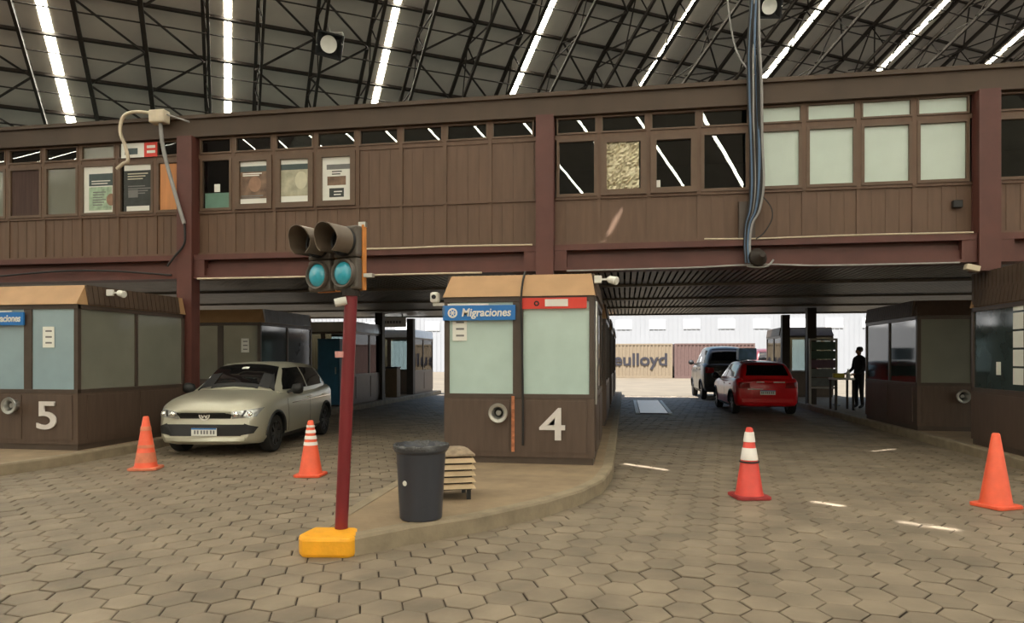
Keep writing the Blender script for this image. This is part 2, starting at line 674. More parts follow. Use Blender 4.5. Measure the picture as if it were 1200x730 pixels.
def floodlight(px, py, label, size, spin):
    r = ray(px, py)
    p = C0 + r * ((T - 1.2) / r.dot(V1))
    t = thing('floodlight', label, 'floodlight', p, YAW)
    tilt = Matrix.Rotation(math.radians(22), 3, 'X') @ Matrix.Rotation(math.radians(spin), 3, 'Y')
    b = MB()
    q = []
    for hw_, hh, yy in ((0.16, 0.14, 0.30), (0.34, 0.30, 0.06), (0.38, 0.34, 0.04), (0.38, 0.34, 0.0), (0.34, 0.30, 0.0), (0.22, 0.20, 0.12)):
        q += [tilt @ Vector((sx * hw_ * size, yy * size, sz * hh * size)) for sx, sz in ((-1, -1), (1, -1), (1, 1), (-1, 1))]
    fs = [(0, 1, 2, 3), (23, 22, 21, 20)]
    for i in range(5):
        for k in range(4):
            fs.append((i * 4 + k, i * 4 + (k + 1) % 4, i * 4 + 4 + (k + 1) % 4, i * 4 + 4 + k))
    b.add(q, fs)
    b.build('housing', BLACK, t)
    b = MB()
    b.lathe([(0.0, 0.0), (0.10, 0.01), (0.16, 0.05), (0.17, 0.06), (0.15, 0.05), (0.09, 0.03), (0.0, 0.02)], 24, origin=tilt @ Vector((-0.03, 0.11, 0.02)) * size, axis=tilt @ Vector((0, -1, 0)))
    b.build('reflector', WHITE, t, smooth=40)
    b = MB()
    top = p + (V1 * 0.62)
    rel = (Matrix.Rotation(-YAW, 3, 'Z') @ (top - p))
    for sx in (-1, 1):
        b.bar((sx * 0.36 * size, 0.0, 0.0), (sx * 0.36 * size, 0.05, 0.38 * size), 0.03)
    b.bar((-0.36 * size, 0.05, 0.38 * size), (0.36 * size, 0.05, 0.38 * size), 0.035)
    b.bar((0, 0.05, 0.38 * size), rel, 0.035)
    b.build('bracket', GREYMETAL, t)


floodlight(386, 53, 'black floodlight hanging from the roof over the poster windows', 0.72, 14)
floodlight(903, 8, 'black floodlight hanging at the top of the cable bundle', 0.70, 0)

# ------------------------------------------------------------------ the office storey over the lanes
FY = 12.0
ZB, ZP, ZS, ZT, ZH, ZTOP = 3.07, 3.52, 4.35, 5.42, 5.80, 6.17
XL, XR, YB = -16.5, 13.0, 26.0
COLX = (-15.15, -8.25, -1.38, 5.62, 12.6)


def box_struct(name, b, m, label, cat, bevel=0.0, group=None):
    k = MB()
    k.box(*b)
    return struct(k.build(name, m, bevel=bevel), label, cat, group)


fb = MB()
fb.box(XL, XR, FY - 0.12, FY + 0.1, ZH, ZTOP)
fb.box(XL, XR, FY - 0.17, FY + 0.1, ZTOP - 0.05, ZTOP + 0.02)
fb.box(XL, XR, FY - 0.14, FY + 0.1, ZH - 0.02, ZH + 0.03)
struct(fb.build('trim_1', FASCIA), 'long brown fascia board above the office windows', 'fascia')
box_struct('ceiling_office', (XL, XR, FY, 16.0, 5.84, 5.95), ROOM, 'dark ceiling inside the offices over the lanes', 'ceiling')
box_struct('wall_rear', (XL, XR, 15.6, 15.75, 3.3, 5.84), ROOM, 'dark back wall inside the offices', 'wall')
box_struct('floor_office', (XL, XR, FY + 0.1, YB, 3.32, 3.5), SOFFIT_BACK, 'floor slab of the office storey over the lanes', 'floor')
sl = MB()
x = XL
while x < XR:
    sl.box(x, x + 0.085, FY + 0.22, YB, 3.2, 3.24)
    x += 0.125
struct(sl.build('ceiling_slats', SOFFIT), 'dark slatted metal soffit above the vehicle lanes', 'ceiling')
for y in (15.5, 19.0, 22.2, 25.85):
    box_struct('ceiling_beam', (XL, XR, y - 0.07, y + 0.07, 3.15, 3.32), SOFFIT, 'dark cross beam under the slatted soffit', 'beam', group='cross beams under the soffit')

# columns and the maroon beam
mid_col = {-15.15: 'maroon steel column beyond the left edge', -8.25: 'maroon steel column between the booth numbered 5 and the silver car', -1.38: 'maroon steel column above the booth numbered 4', 5.62: 'maroon steel column at the right end of the pale windows', 12.6: 'maroon steel column beyond the right edge'}
for cx in COLX:
    m = MB()
    zlo = 0.147 if cx != COLX[3] else 2.92
    m.box(cx - 0.155, cx + 0.155, FY - 0.26, FY - 0.235, zlo, ZH - 0.03)
    m.box(cx - 0.155, cx + 0.155, FY - 0.03, FY - 0.005, zlo, ZH - 0.03)
    m.box(cx - 0.145, cx - 0.125, FY - 0.235, FY - 0.03, zlo, ZH - 0.03)
    m.box(cx + 0.125, cx + 0.145, FY - 0.235, FY - 0.03, zlo, ZH - 0.03)
    m.box(cx - 0.2, cx + 0.2, FY - 0.3, FY, zlo, zlo + 0.03)
    struct(m.build('column', MAROON), mid_col[cx], 'column')
for x0, x1 in zip(COLX[:-1], COLX[1:]):
    a, b = x0 + 0.155, x1 - 0.155
    m = MB()
    m.box(a, b, FY - 0.20, FY + 0.2, ZP - 0.10, ZP)          # top flange
    m.box(a, b, FY - 0.02, FY + 0.02, ZB, ZP - 0.10)         # web
    m.box(a, b, FY - 0.20, FY + 0.2, ZB, ZB + 0.05)          # bottom flange
    m.box(a, b, FY - 0.12, FY - 0.02, ZB + 0.05, ZB + 0.20)
    m.box(a, b, FY - 0.07, FY - 0.02, ZB + 0.20, ZP - 0.16)
    # haunch plates at the columns
    for xa, sg in ((a, 1), (b, -1)):
        m.prism([(xa, FY - 0.19), (xa + sg * 0.22, FY - 0.19), (xa + sg * 0.22, FY - 0.05), (xa, FY - 0.05)], ZB + 0.05, ZP - 0.1)
    struct(m.build('beam', MAROON), {-15.15: 'maroon steel beam under the poster windows at the left', -8.25: 'maroon steel beam behind the traffic light heads', -1.38: 'maroon steel beam above the lane with the red car', 5.62: 'maroon steel beam at the right edge'}[x0], 'beam')
for cx in COLX[1:4]:
    for y in (22.2, 25.6):
        box_struct('column', (cx - 0.13, cx + 0.13, y - 0.13, y + 0.13, 0.147, 3.1), STEEL, 'dark steel column under the far end of the soffit', 'column', group='dark columns under the soffit')

# wall panels, windows
NW = [0]
WIN_LABEL = {}


def window(x0, x1, z0, z1, kind, thick=0.045, label='office window', depth=0.05):
    """one glazed light: frame bars around a pane."""
    NW[0] += 1
    t = thing('window_%d' % NW[0], label, 'window', ((x0 + x1) / 2, FY, z0), kind='structure')
    w, h = (x1 - x0) / 2, z1 - z0
    f = MB()
    f.box(-w, -w + thick, -depth, 0.03, 0, h)
    f.box(w - thick, w, -depth, 0.03, 0, h)
    f.box(-w + thick, w - thick, -depth, 0.03, 0, thick)
    f.box(-w + thick, w - thick, -depth, 0.03, h - thick, h)
    f.build('window_frame', MULLION, t)
    p = MB()
    p.box(-w + thick, w - thick, -0.006, 0.0, thick, h - thick)
    p.build('pane', {'clear': GLASS, 'film': PAPER_FILM, 'grey': FILM_GREY}[kind], t)
    return t


def module(x0, x1, kind, what):
    m_ = 0.035
    window(x0 + m_, x1 - m_, ZT + 0.05, ZH - 0.03, 'film' if kind == 'film' else ('grey' if kind == 'greytop' else 'clear'), 0.03, 'upper light above ' + what)
    if kind != 'panel':
        thick = 0.10 if kind in ('sash', 'film2') else 0.05
        window(x0 + m_, x1 - m_, ZS + 0.03, ZT - 0.03, {'film': 'film', 'grey': 'grey', 'greytop': 'clear'}.get(kind, 'clear'), thick, what, 0.07 if thick > 0.06 else 0.05)


bays = {
    0: [('clear', 'office window at the far left, first'), ('clear', 'office window at the far left, second'), ('clear', 'office window at the far left, third'), ('grey', 'pale window at the left edge of the wall'), ('clear', 'dark curtained window beside the pale left window'), ('grey', 'pale window left of the green and white poster'), ('greytop', 'window holding the green and white poster'), ('clear', 'window holding the black notice poster'), ('clear', 'window filled by the orange board')],
    1: [('clear', 'dark window with a green board, right of the left column'), ('sash', 'window holding the poster of a brown picture'), ('sash', 'window holding the poster of a pale portrait'), ('sash', 'window holding the poster with a small dark picture'), ('panel', 'first blank panel from the posters'), ('panel', 'second blank panel from the posters'), ('panel', 'third blank panel from the posters'), ('panel', 'blank panel beside the middle column')],
    2: [('clear', 'dark window right of the middle column'), ('sash', 'window stuffed with crumpled foil'), ('sash', 'dark sash window right of the foil window'), ('clear', 'dark window left of the cable bundle'), ('film', 'paper covered window right of the cable bundle'), ('film', 'second paper covered window from the cable bundle'), ('film', 'third paper covered window from the cable bundle'), ('film', 'paper covered window beside the right column')],
    3: [('clear', 'dark window right of the right column')] + [('clear', 'office window beyond the right edge')] * 7,
}
edges = {0: [-15.0 + 0.0] + [-8.2 - 0.83 * k for k in range(8, -1, -1)], 1: [-8.2 + 0.83 * k for k in range(9)], 2: [-1.3 + 0.845 * k for k in range(9)], 3: [5.75 + 0.845 * k for k in range(9)]}
bayname = ['left wall bay with the posters and orange board', 'wall bay behind the traffic light', 'wall bay with the hanging cable bundle', 'wall bay at the right edge']
for bi, mods in bays.items():
    ed = edges[bi]
    wp = MB()
    wx0, wx1 = COLX[bi] + 0.15, COLX[bi + 1] - 0.15
    wp.box(wx0, wx1, FY, FY + 0.06, ZP, ZS)
    wp.box(wx0, wx1, FY - 0.03, FY + 0.05, ZS - 0.02, ZS + 0.03)        # sill
    wp.box(wx0, wx1, FY - 0.03, FY + 0.05, ZT - 0.03, ZT + 0.05)        # transom
    wp.box(wx0, wx1, FY - 0.03, FY + 0.05, ZH - 0.04, ZH)
    wp.box(wx0, wx1, FY - 0.05, FY + 0.02, ZP, ZP + 0.06)
    for k, x in enumerate(ed):
        if wx0 + 0.1 < x < wx1 - 0.1:
            wp.box(x - 0.036, x + 0.036, FY - 0.04, FY + 0.05, ZS, ZH)
            wp.box(x - 0.03, x + 0.03, FY - 0.022, FY, ZP, ZS)
    for k, (kind, what) in enumerate(mods):
        a, b = max(ed[k], wx0), min(ed[k + 1], wx1)
        if b - a < 0.25:
            continue
        for q in range(1, 4):      # pressed grooves of the cladding
            xx = a + (b - a) * q / 4
            wp.box(xx - 0.006, xx + 0.006, FY - 0.007, FY, ZP, ZS)
        if kind == 'panel':
            wp.box(a, b, FY, FY + 0.05, ZS, ZT)
            wp.box(a + 0.04, b - 0.04, FY - 0.012, FY, ZS + 0.03, ZT - 0.03)
            for q in range(1, 4):
                xx = a + (b - a) * q / 4
                wp.box(xx - 0.006, xx + 0.006, FY - 0.018, FY - 0.01, ZS + 0.03, ZT - 0.03)
        module(a, b, kind, what)
    struct(wp.build('wall_front', PANEL), 'brown clad front of the ' + bayname[bi], 'wall')

exec_parts = []

# ------------------------------------------------------------------ posters and things in the windows
PB = mat('poster_band_dark', (70, 84, 84), 0.6)
PGREEN = mat('poster_green', (164, 186, 160), 0.6, var=0.4, scale=9)
PBROWN = mat('poster_brown', (120, 96, 78), 0.6, var=0.55, scale=6)
PPALE = mat('poster_portrait', (178, 174, 150), 0.6, var=0.35, scale=5)
PDARK = mat('poster_black', (52, 56, 54), 0.6, var=0.3, scale=7)
PCREAM = mat('poster_cream', (206, 202, 178), 0.6, var=0.1)
PSKIN = mat('poster_skin', (150, 116, 94), 0.6, var=0.2, scale=8)
ORANGE_BOARD = mat('orange_board', (204, 140, 88), 0.6, var=0.12, scale=3, streak=(4, 1, 0.4))
GREEN_BOARD = mat('green_board', (96, 132, 116), 0.5)
CURTAIN = mat('curtain_brown', (72, 52, 46), 0.8, var=0.2, scale=4, streak=(6, 1, 0.3))
PY = FY - 0.022


def panel_thing(name, label, cat, x0, x1, z0, z1, m, y=PY, group=None):
    b = MB()
    b.box(0, x1 - x0, 0, 0.008, 0, z1 - z0)
    return tag(b.build(name, m, loc=(x0, y, z0)), label, cat, group)


def poster(label, x0, x1, z0, z1, base, bits, y=PY):
    t = thing('poster', label, 'poster', ((x0 + x1) / 2, y, z0), group='posters in the office windows')
    w, h = x1 - x0, z1 - z0
    b = MB()
    b.box(-w / 2, w / 2, 0, 0.008, 0, h)
    b.build('sheet', base, t)
    for nm, m, a, c, d, e in bits:
        b = MB()
        if nm == 'portrait_shape':
            vs = [((a + c) / 2 * w - w / 2 + (c - a) / 2 * w * math.cos(q * math.pi / 10), -0.004, (d + e) / 2 * h + (e - d) / 2 * h * math.sin(q * math.pi / 10)) for q in range(20)]
            b.add(vs, [tuple(range(20))])
        elif nm == 'text_lines':
            n = max(2, int((e - d) * h / 0.045))
            for i in range(n):
                zz = (d + (e - d) * (i + 0.5) / n) * h
                cut = 0.75 + 0.25 * ((i * 7) % 3) / 2
                b.box(-w / 2 + a * w, -w / 2 + (a + (c - a) * cut) * w, -0.004, 0.0, zz - 0.010, zz + 0.010)
        else:
            b.box(-w / 2 + a * w, -w / 2 + c * w, -0.003, 0.0, d * h, e * h)
        b.build(nm, m, t)
    return t


poster('green and white poster with a dark heading, left office windows', -10.62, -9.90, 4.36, 5.36, PAPER,
       [('heading_band', PB, 0.18, 1.0, 0.60, 0.84), ('picture', PGREEN, 0.18, 0.88, 0.12, 0.58), ('portrait_shape', PSKIN, 0.72, 1.0, 0.2, 0.44), ('text_lines', WHITE, 0.26, 0.92, 0.62, 0.72), ('text_lines', INK, 0.3, 0.7, 0.2, 0.5)])
poster('black notice poster with white lines, left of the orange board', -9.72, -9.10, 4.42, 5.36, PDARK,
       [('heading_band', PAPER, 0.02, 0.96, 0.86, 0.98), ('text_lines', PCREAM, 0.14, 0.85, 0.66, 0.82), ('text_lines', INK, 0.15, 0.95, 0.36, 0.56), ('picture', INK, 0.16, 0.5, 0.30, 0.46), ('footer_band', PAPER, 0.1, 0.9, 0.02, 0.12)])
poster('poster with a brown picture, nearest the left column', -7.28, -6.64, 4.46, 5.34, PAPER,
       [('heading_band', PB, 0.0, 1.0, 0.72, 0.84), ('picture', PBROWN, 0.0, 1.0, 0.14, 0.72), ('portrait_shape', PSKIN, 0.34, 0.74, 0.28, 0.62), ('text_lines', WHITE, 0.15, 0.85, 0.62, 0.70), ('text_lines', INK, 0.1, 0.9, 0.14, 0.22)])
poster('poster with a large pale portrait, between two other posters', -6.44, -5.80, 4.46, 5.34, PAPER,
       [('heading_band', PB, 0.0, 1.0, 0.72, 0.84), ('picture', PPALE, 0.02, 0.98, 0.16, 0.72), ('portrait_shape', PCREAM, 0.5, 0.88, 0.30, 0.68)])
poster('mostly white poster with a small dark picture, beside the blank panels', -5.62, -4.97, 4.42, 5.34, PAPER,
       [('heading_band', INK, 0.2, 0.98, 0.70, 0.80), ('picture', PBROWN, 0.22, 0.78, 0.38, 0.56), ('text_lines', PDARK, 0.36, 0.7, 0.58, 0.68), ('picture', PDARK, 0.28, 0.72, 0.14, 0.32), ('text_lines', PAPER, 0.42, 0.7, 0.16, 0.28)])
panel_thing('board', 'plain orange board filling the window beside the left column', 'board', -8.93, -8.47, 4.44, 5.33, ORANGE_BOARD)
t = thing('notice_sign', 'white and red notice above the black notice poster', 'sign', (-9.74, FY - 0.07, 5.47))
b = MB(); b.box(0, 0.50, 0, 0.01, 0, 0.28); b.build('sign_face', PAPER, t)
b = MB(); b.box(0.50, 0.78, 0, 0.01, 0, 0.28); b.build('red_end', RED_SIGN, t)
b = MB(); b.box(0.08, 0.36, -0.004, 0, 0.06, 0.18); b.build('dark_block', PB, t)
b = MB(); b.box(0.56, 0.74, -0.004, 0, 0.17, 0.22); b.box(0.56, 0.74, -0.004, 0, 0.07, 0.12); b.build('text_lines', PAPER, t)
panel_thing('curtain', 'drawn brown curtain in the dark left window', 'curtain', -12.25, -11.6, 4.42, 5.36, CURTAIN)
panel_thing('board', 'green board standing in the dark window right of the left column', 'board', -7.97, -7.46, 4.42, 4.72, GREEN_BOARD)
tag(MB().box(0, 0.12, 0, 0.008, 0, 0.15).build('paper_note', PAPER, loc=(-7.78, PY, 4.74)), 'small white slip above the green board in the dark window', 'paper')
# crumpled foil
FOIL = mat('foil', (196, 188, 160), 0.25, metal=0.7, var=0.25, scale=14, bump=0.6)
b = MB()
rr = random.Random(5)
nx, nz = 18, 24
vs = [(0.60 * i / nx, -0.02 - rr.random() * 0.035, 0.86 * j / nz) for j in range(nz + 1) for i in range(nx + 1)]
fs = [(j * (nx + 1) + i, j * (nx + 1) + i + 1, (j + 1) * (nx + 1) + i + 1, (j + 1) * (nx + 1) + i) for j in range(nz) for i in range(nx)]
b.add(vs, fs)
tag(b.build('foil_sheet', FOIL, loc=(-0.37, FY - 0.005, 4.47)), 'crumpled silver foil covering the sash window by the middle column', 'foil')
tag(MB().box(0, 0.09, 0, 0.04, 0, 0.16).build('paper_note', PAPER, loc=(0.50, FY - 0.025, 4.45)), 'small white slip in the corner of the dark sash window', 'paper')

# ------------------------------------------------------------------ booths
BH = 2.54


def booth(label, x0, x1, y0, D=2.85, front_m=None, side_m=None, sign=None, red=False, number=None, vent=True, notice=None, group=None, side_right=None, cable=False, cap_m=None, tall=False, rib_m=None):
    W = x1 - x0
    w = W / 2
    front_m = front_m or FILM
    side_m = side_m or FILM_GREY
    t = thing('inspection_booth', label, 'booth', ((x0 + x1) / 2, y0, 0.147), group=group)
    b = MB(); b.box(-w + 0.02, w - 0.02, 0.02, D - 0.02, 0, 0.09); b.build('plinth', BOOTH_DARK, t)
    b = MB()
    zs, zh = 0.90, 2.16
    b.box(-w, w, 0, 0.05, 0.09, zs)
    b.box(-w, w, D - 0.05, D, 0.09, zs)
    b.box(-w, -w + 0.05, 0.05, D - 0.05, 0.09, zs)
    b.box(w - 0.05, w, 0.05, D - 0.05, 0.09, zs)
    for fx in (-0.52, 0.5):         # raised front panels
        b.box(fx * w * 1.0 - w * 0.40, fx * w + w * 0.40, -0.012, 0, 0.16, zs - 0.06)
    for k in range(2):
        yy = D * (0.27 + 0.46 * k)
        for sx in (-1, 1):
            b.box(min(sx * w, sx * (w + 0.012)), max(sx * w, sx * (w + 0.012)), yy - D * 0.2, yy + D * 0.2, 0.16, zs - 0.06)
    b.build('lower_panel', BOOTH, t)
    b = MB()
    for sx in (-1, 1):
        for yy in (0.035, D / 2, D - 0.035):
            b.box(sx * (w - 0.035) - 0.035, sx * (w - 0.035) + 0.035, yy - 0.035, yy + 0.035, zs, BH - 0.31)
    for yy in (0.0, D - 0.06):
        b.box(-0.07, 0.07, yy, yy + 0.06, zs, BH - 0.31)
        b.box(-w, w, yy - 0.005, yy + 0.065, zs - 0.03, zs + 0.03)
        b.box(-w, w, yy - 0.005, yy + 0.065, zh, BH - 0.30)
    for sx in (-1, 1):
        xa, xb = sorted((sx * (w + 0.005), sx * (w - 0.06)))
        b.box(xa, xb, 0.06, D - 0.06, zs - 0.03, zs + 0.03)
        b.box(xa, xb, 0.06, D - 0.06, zh, BH - 0.30)
    b.build('frame', BOOTH_DARK, t, bevel=0.004)
    for (xa, xb) in ((-w + 0.07, -0.07), (0.07, w - 0.07)):
        b = MB(); b.box(xa, xb, 0.022, 0.03, zs + 0.03, zh); b.build('window_pane', front_m, t)
        b = MB(); b.box(xa, xb, D - 0.03, D - 0.022, zs + 0.03, zh); b.build('window_pane', front_m if side_m is not GLASS_CLEAR else GLASS_CLEAR, t)
    for sx in (-1, 1):
        for ya, yb_ in ((0.07, D / 2 - 0.035), (D / 2 + 0.035, D - 0.07)):
            b = MB()
            xa, xb = sorted((sx * (w - 0.03), sx * (w - 0.022)))
            b.box(xa, xb, ya, yb_, zs + 0.03, zh)
            b.build('window_pane', (side_right if (sx > 0 and side_right) else side_m), t)
    # cap with sloped front
    b = MB()
    z0, z1 = BH - 0.31, BH
    pr = [(-0.04, z0), (D + 0.02, z0), (D + 0.0, z1), (0.20, z1), ]
    vs = [(-w - 0.01, y, z) for y, z in pr[:2]] + [(-w + 0.05, y, z) for y, z in pr[2:]] + [(w + 0.01, y, z) for y, z in pr[:2]] + [(w - 0.05, y, z) for y, z in pr[2:]]
    b.add(vs, [(0, 1, 2, 3), (7, 6, 5, 4), (0, 4, 5, 1), (1, 5, 6, 2), (2, 6, 7, 3), (3, 7, 4, 0)])
    cap = b.build('roof_cap', cap_m or BOOTH_CAP, t)
    for sx in (-1, 1):
        b = MB()
        n = int((D - 0.24) / 0.11)
        for k in range(n):
            yy = 0.24 + k * 0.11
            b.bar((sx * (w + 0.01), yy, z0 + 0.005), (sx * (w - 0.035), yy, z1 - 0.005), 0.098, 0.05)
        if tall:       # ribbed upper band that reaches the soffit beam
            xa, xb = sorted((sx * (w - 0.01), sx * (w - 0.06)))
            b.box(xa, xb, 0.2, D, z0, BH + 0.24)
            for k in range(int(D / 0.11) - 2):
                yy = 0.26 + k * 0.11
                b.box(*sorted((sx * w, sx * (w - 0.03))), yy - 0.03, yy + 0.03, z0, BH + 0.24)
        b.build('ribbed_side', rib_m or BOOTH_RIB_SHADE, t)
    if vent:
        b = MB()
        vx = -0.25 * (W / 2.03)
        b.lathe([(0.065, 0.0), (0.065, 0.08), (0.085, 0.12), (0.125, 0.125), (0.13, 0.11), (0.10, 0.10), (0.085, 0.0)], 28, origin=(vx, -0.01, 0.68), axis=(0, -1, 0), close=True)
        v_ = b.build('vent_ring', METAL, t, smooth=40)
        b = MB(); b.lathe([(0.0, 0.0), (0.03, 0.0), (0.035, 0.05), (0.0, 0.055)], 20, origin=(vx, -0.03, 0.68), axis=(0, -1, 0)); b.build('vent_hub', GREYMETAL, v_, smooth=40)
        b = MB(); b.lathe([(0.0, 0.0), (0.08, 0.0), (0.08, 0.02), (0.0, 0.02)], 20, origin=(vx, -0.01, 0.68), axis=(0, -1, 0)); b.build('vent_mesh', BLACK, v_, smooth=40)
    if sign:
        b = MB(); b.box(-w - 0.005, -0.03, -0.05, -0.02, 1.915, 2.115)
        s_ = b.build('sign_board', BLUE_SIGN, t); s_['label'] = 'blue sign reading Migraciones'
        text('Migraciones', 'sign_text', WHITE, s_, (-w * 0.42, -0.053, 2.015), FRONT, 0.15, 0.003, bold=0.0035, width=0.66 * w, shear=0.15)
        b = MB(); b.lathe([(0.045, 0.0), (0.066, 0.0), (0.066, 0.006), (0.045, 0.006)], 24, origin=(-w + 0.13, -0.05, 2.015), axis=(0, -1, 0), close=True)
        for k in range(6):
            a_ = k * math.pi / 3
            b.bar((-w + 0.13, -0.053, 2.015), (-w + 0.13 + 0.04 * math.cos(a_), -0.053, 2.015 + 0.04 * math.sin(a_)), 0.012)
        b.build('sign_emblem', WHITE, s_)
        b = MB(); b.box(-w + 0.06, -w + 0.62, -0.045, -0.02, 2.115, 2.14); b.build('sign_edge', WHITE, s_)
        b = MB(); b.box(-w - 0.012, -w + 0.02, -0.055, -0.02, 1.98, 2.10); b.build('sign_clip', CABLE_BLUE, s_)
    if red:
        b = MB(); b.box(0.03, w - 0.10, -0.03, -0.005, 2.06, 2.205); r_ = b.build('red_sign_board', RED_SIGN, t); r_['label'] = 'red strip sign with a white patch'
        b = MB(); b.box(0.36 * w, 0.66 * w, -0.035, -0.03, 2.09, 2.185); b.build('white_patch', WHITE, r_)
        b = MB(); b.lathe([(0.018, 0.0), (0.036, 0.0), (0.036, 0.005), (0.018, 0.005)], 18, origin=(0.25 * w, -0.03, 2.13), axis=(0, -1, 0), close=True); b.build('sign_ring', BLACK, r_)
    if number:
        nx_ = 0.46 * w if number == '4' else 0.42 * w
        text(number, 'number_plate', NUMERAL, t, (nx_, -0.03, 0.51), FRONT, 0.60, 0.012, bold=0.006, width=0.34)
    if notice:
        a, c = notice
        b = MB(); b.box(a - 0.10, a + 0.10, 0.006, 0.012, c - 0.16, c + 0.16); n_ = b.build('notice_paper', PAPER, t)
        b = MB()
        for k in range(3):
            b.box(a - 0.05, a + 0.06, 0.003, 0.006, c + 0.08 - 0.09 * k, c + 0.105 - 0.09 * k)
        b.build('notice_text', INK, n_)
    if cable:
        b = MB(); b.tube([(0.06, 2.4, BH + 0.02), (0.06, 0.5, BH + 0.02), (0.06, 0.2, BH + 0.015), (0.05, -0.05, z0 - 0.02), (0.06, -0.035, 1.6), (0.07, -0.035, 0.9), (0.07, -0.03, 0.25)], 0.014, 8); b.build('hanging_cable', CABLE, t, smooth=60)
        b = MB(); b.box(-0.085, -0.045, -0.02, -0.006, 0.16, zs + 0.0); b.build('rusty_strip', RUST, t)
        b = MB(); b.tube([(w + 0.015, 0.04, zs - 0.1), (w + 0.02, 0.02, 1.1), (w + 0.02, 0.03, 1.9), (w + 0.02, 0.06, 2.15)], 0.018, 8); b.build('corner_glare', METAL, t, smooth=60)  # bright metal tube stands for the glare along the booth corner
    return t


booth('brown booth numbered 4 with tan cap and blue sign', -2.43, -0.40, 9.0, sign=True, red=True, number='4', notice=(-0.80, 1.80), cable=True, side_m=GLASS_CLEAR)
booth('brown booth numbered 5 beside the silver car', -9.96, -8.21, 9.15, D=2.55, front_m=FILM_BLUE, side_m=FILM_GREY, sign=True, number='5', notice=(0.36, 1.73))
near = booth('dark booth with papers taped in its window, at the right edge', 5.60, 7.63, 9.0, D=3.3, tall=True, side_m=FILM_DARK, number=None, vent=False)
booth('dark booth with a pipe vent, behind the booth with taped papers', 5.58, 7.63, 14.35, D=2.9, front_m=FILM_GREY, side_m=FILM_DARK, cap_m=BOOTH)
booth('booth with side ribs painted as daylit, behind the silver car', -10.2, -8.21, 14.4, D=2.6, front_m=FILM_GREY, side_m=FILM_DARK, vent=False, notice=(0.62, 1.7), rib_m=RIB_LIT)
booth('glass booth with a roof painted sky-lit, behind the blue cabinet', -10.2, -8.21, 19.8, D=2.7, front_m=GLASS_CLEAR, side_m=GLASS_CLEAR, vent=False, cap_m=WHITE, rib_m=RIB_LIT)  # white cap puts the sky light on the roof into its colour
booth('farthest glass booth with a roof painted sky-lit, left lane', -10.2, -8.21, 25.75, D=2.8, front_m=GLASS_CLEAR, side_m=GLASS_CLEAR, vent=False, cap_m=WHITE, rib_m=RIB_LIT)  # cap painted white for sky light here too
booth('first booth behind the booth numbered 4', -2.43, -0.40, 14.3, front_m=GLASS_CLEAR, side_m=GLASS_CLEAR, vent=False)
booth('second booth behind the booth numbered 4', -2.43, -0.40, 19.7, front_m=GLASS_CLEAR, side_m=GLASS_CLEAR, vent=False)
booth('third booth behind the booth numbered 4', -2.43, -0.40, 25.6, front_m=GLASS_CLEAR, side_m=GLASS_CLEAR, vent=False)
booth('dark framed see-through booth beyond the red car', 5.6, 7.4, 26.2, D=2.6, front_m=GLASS_CLEAR, side_m=GLASS_CLEAR, vent=False, cap_m=BOOTH_DARK)
# interior back panels keep the near booths dark inside, a counter in each glass booth
b = MB()
for k in range(5):
    z_ = 1.02 + 0.27 * k
    b.box(-1.0, -0.994, 1.84, 2.10, z_, z_ + 0.24)
pp = b.build('taped_paper', PAPER, near); pp['label'] = 'white papers taped in a column on the side window'
b = MB(); b.box(-1.0, -0.994, 2.44, 2.56, 1.15, 1.35); b.build('taped_slip', PAPER, near)
b = MB(); b.box(-0.9, 0.9, 1.35, 1.40, 0.09, 2.2); b.build('inner_wall', ROOM, near)

# ------------------------------------------------------------------ security lights and cameras on the booths and beam


def camera_light(label, loc, rz, flip=1):
    t = thing('security_lamp', label, 'lamp', loc, rz)
    b = MB(); b.box(-0.05, 0.05, -0.02, 0.04, -0.05, 0.05); b.build('bracket', WHITE, t, bevel=0.006)
    b = MB(); b.bar((flip * 0.04, 0, 0), (flip * 0.16, -0.02, 0.0), 0.025); b.build('arm', WHITE, t)
    b = MB(); b.lathe([(0.03, 0), (0.05, 0.03), (0.055, 0.14), (0.045, 0.15)], 18, origin=(flip * 0.13, -0.02, 0.0), axis=(flip * 0.8, -0.5, -0.25)); b.build('lamp_head', WHITE, t, smooth=40)


camera_light('white security lamp right under the middle maroon column', (-0.36, 9.14, 2.60), 0)
camera_light('white security lamp beside the left maroon column, above the silver car', (-8.12, 9.7, 2.60), 0.3)
t = thing('security_camera', 'white camera on a bracket at the left of the booth numbered 4', 'camera', (-2.44, 9.2, 2.30))
b = MB(); b.bar((0, 0, 0), (-0.2, 0, 0), 0.05, 0.04); b.build('bracket', WHITE, t)
b = MB(); b.box(-0.23, -0.11, -0.08, 0.05, 0.02, 0.17); b.build('body', WHITE, t, bevel=0.03)
b = MB(); b.lathe([(0.03, 0), (0.03, 0.02)], 14, origin=(-0.17, -0.08, 0.10), axis=(0, -1, 0)); b.build('lens', BLACK, t)
t = tag(MB().box(0, 0.20, -0.1, 0.02, 0, 0.09).build('junction_box', CABLE_CREAM, loc=(5.25, FY - 0.22, 2.95), rot=(0, 0.25, 0), bevel=0.01), 'pale junction box hanging under the beam, right end', 'box')
tag(MB().box(0, 0.14, -0.08, 0, 0, 0.12).build('wall_speaker', BLACK, loc=(5.17, FY - 0.01, 3.96), bevel=0.01), 'small black box on the wall under the last pale window', 'box')

# ------------------------------------------------------------------ conduits and cables on the facade
CY = FY - 0.30


def P(px, py, y=CY):
    return on_y(px, py, y)


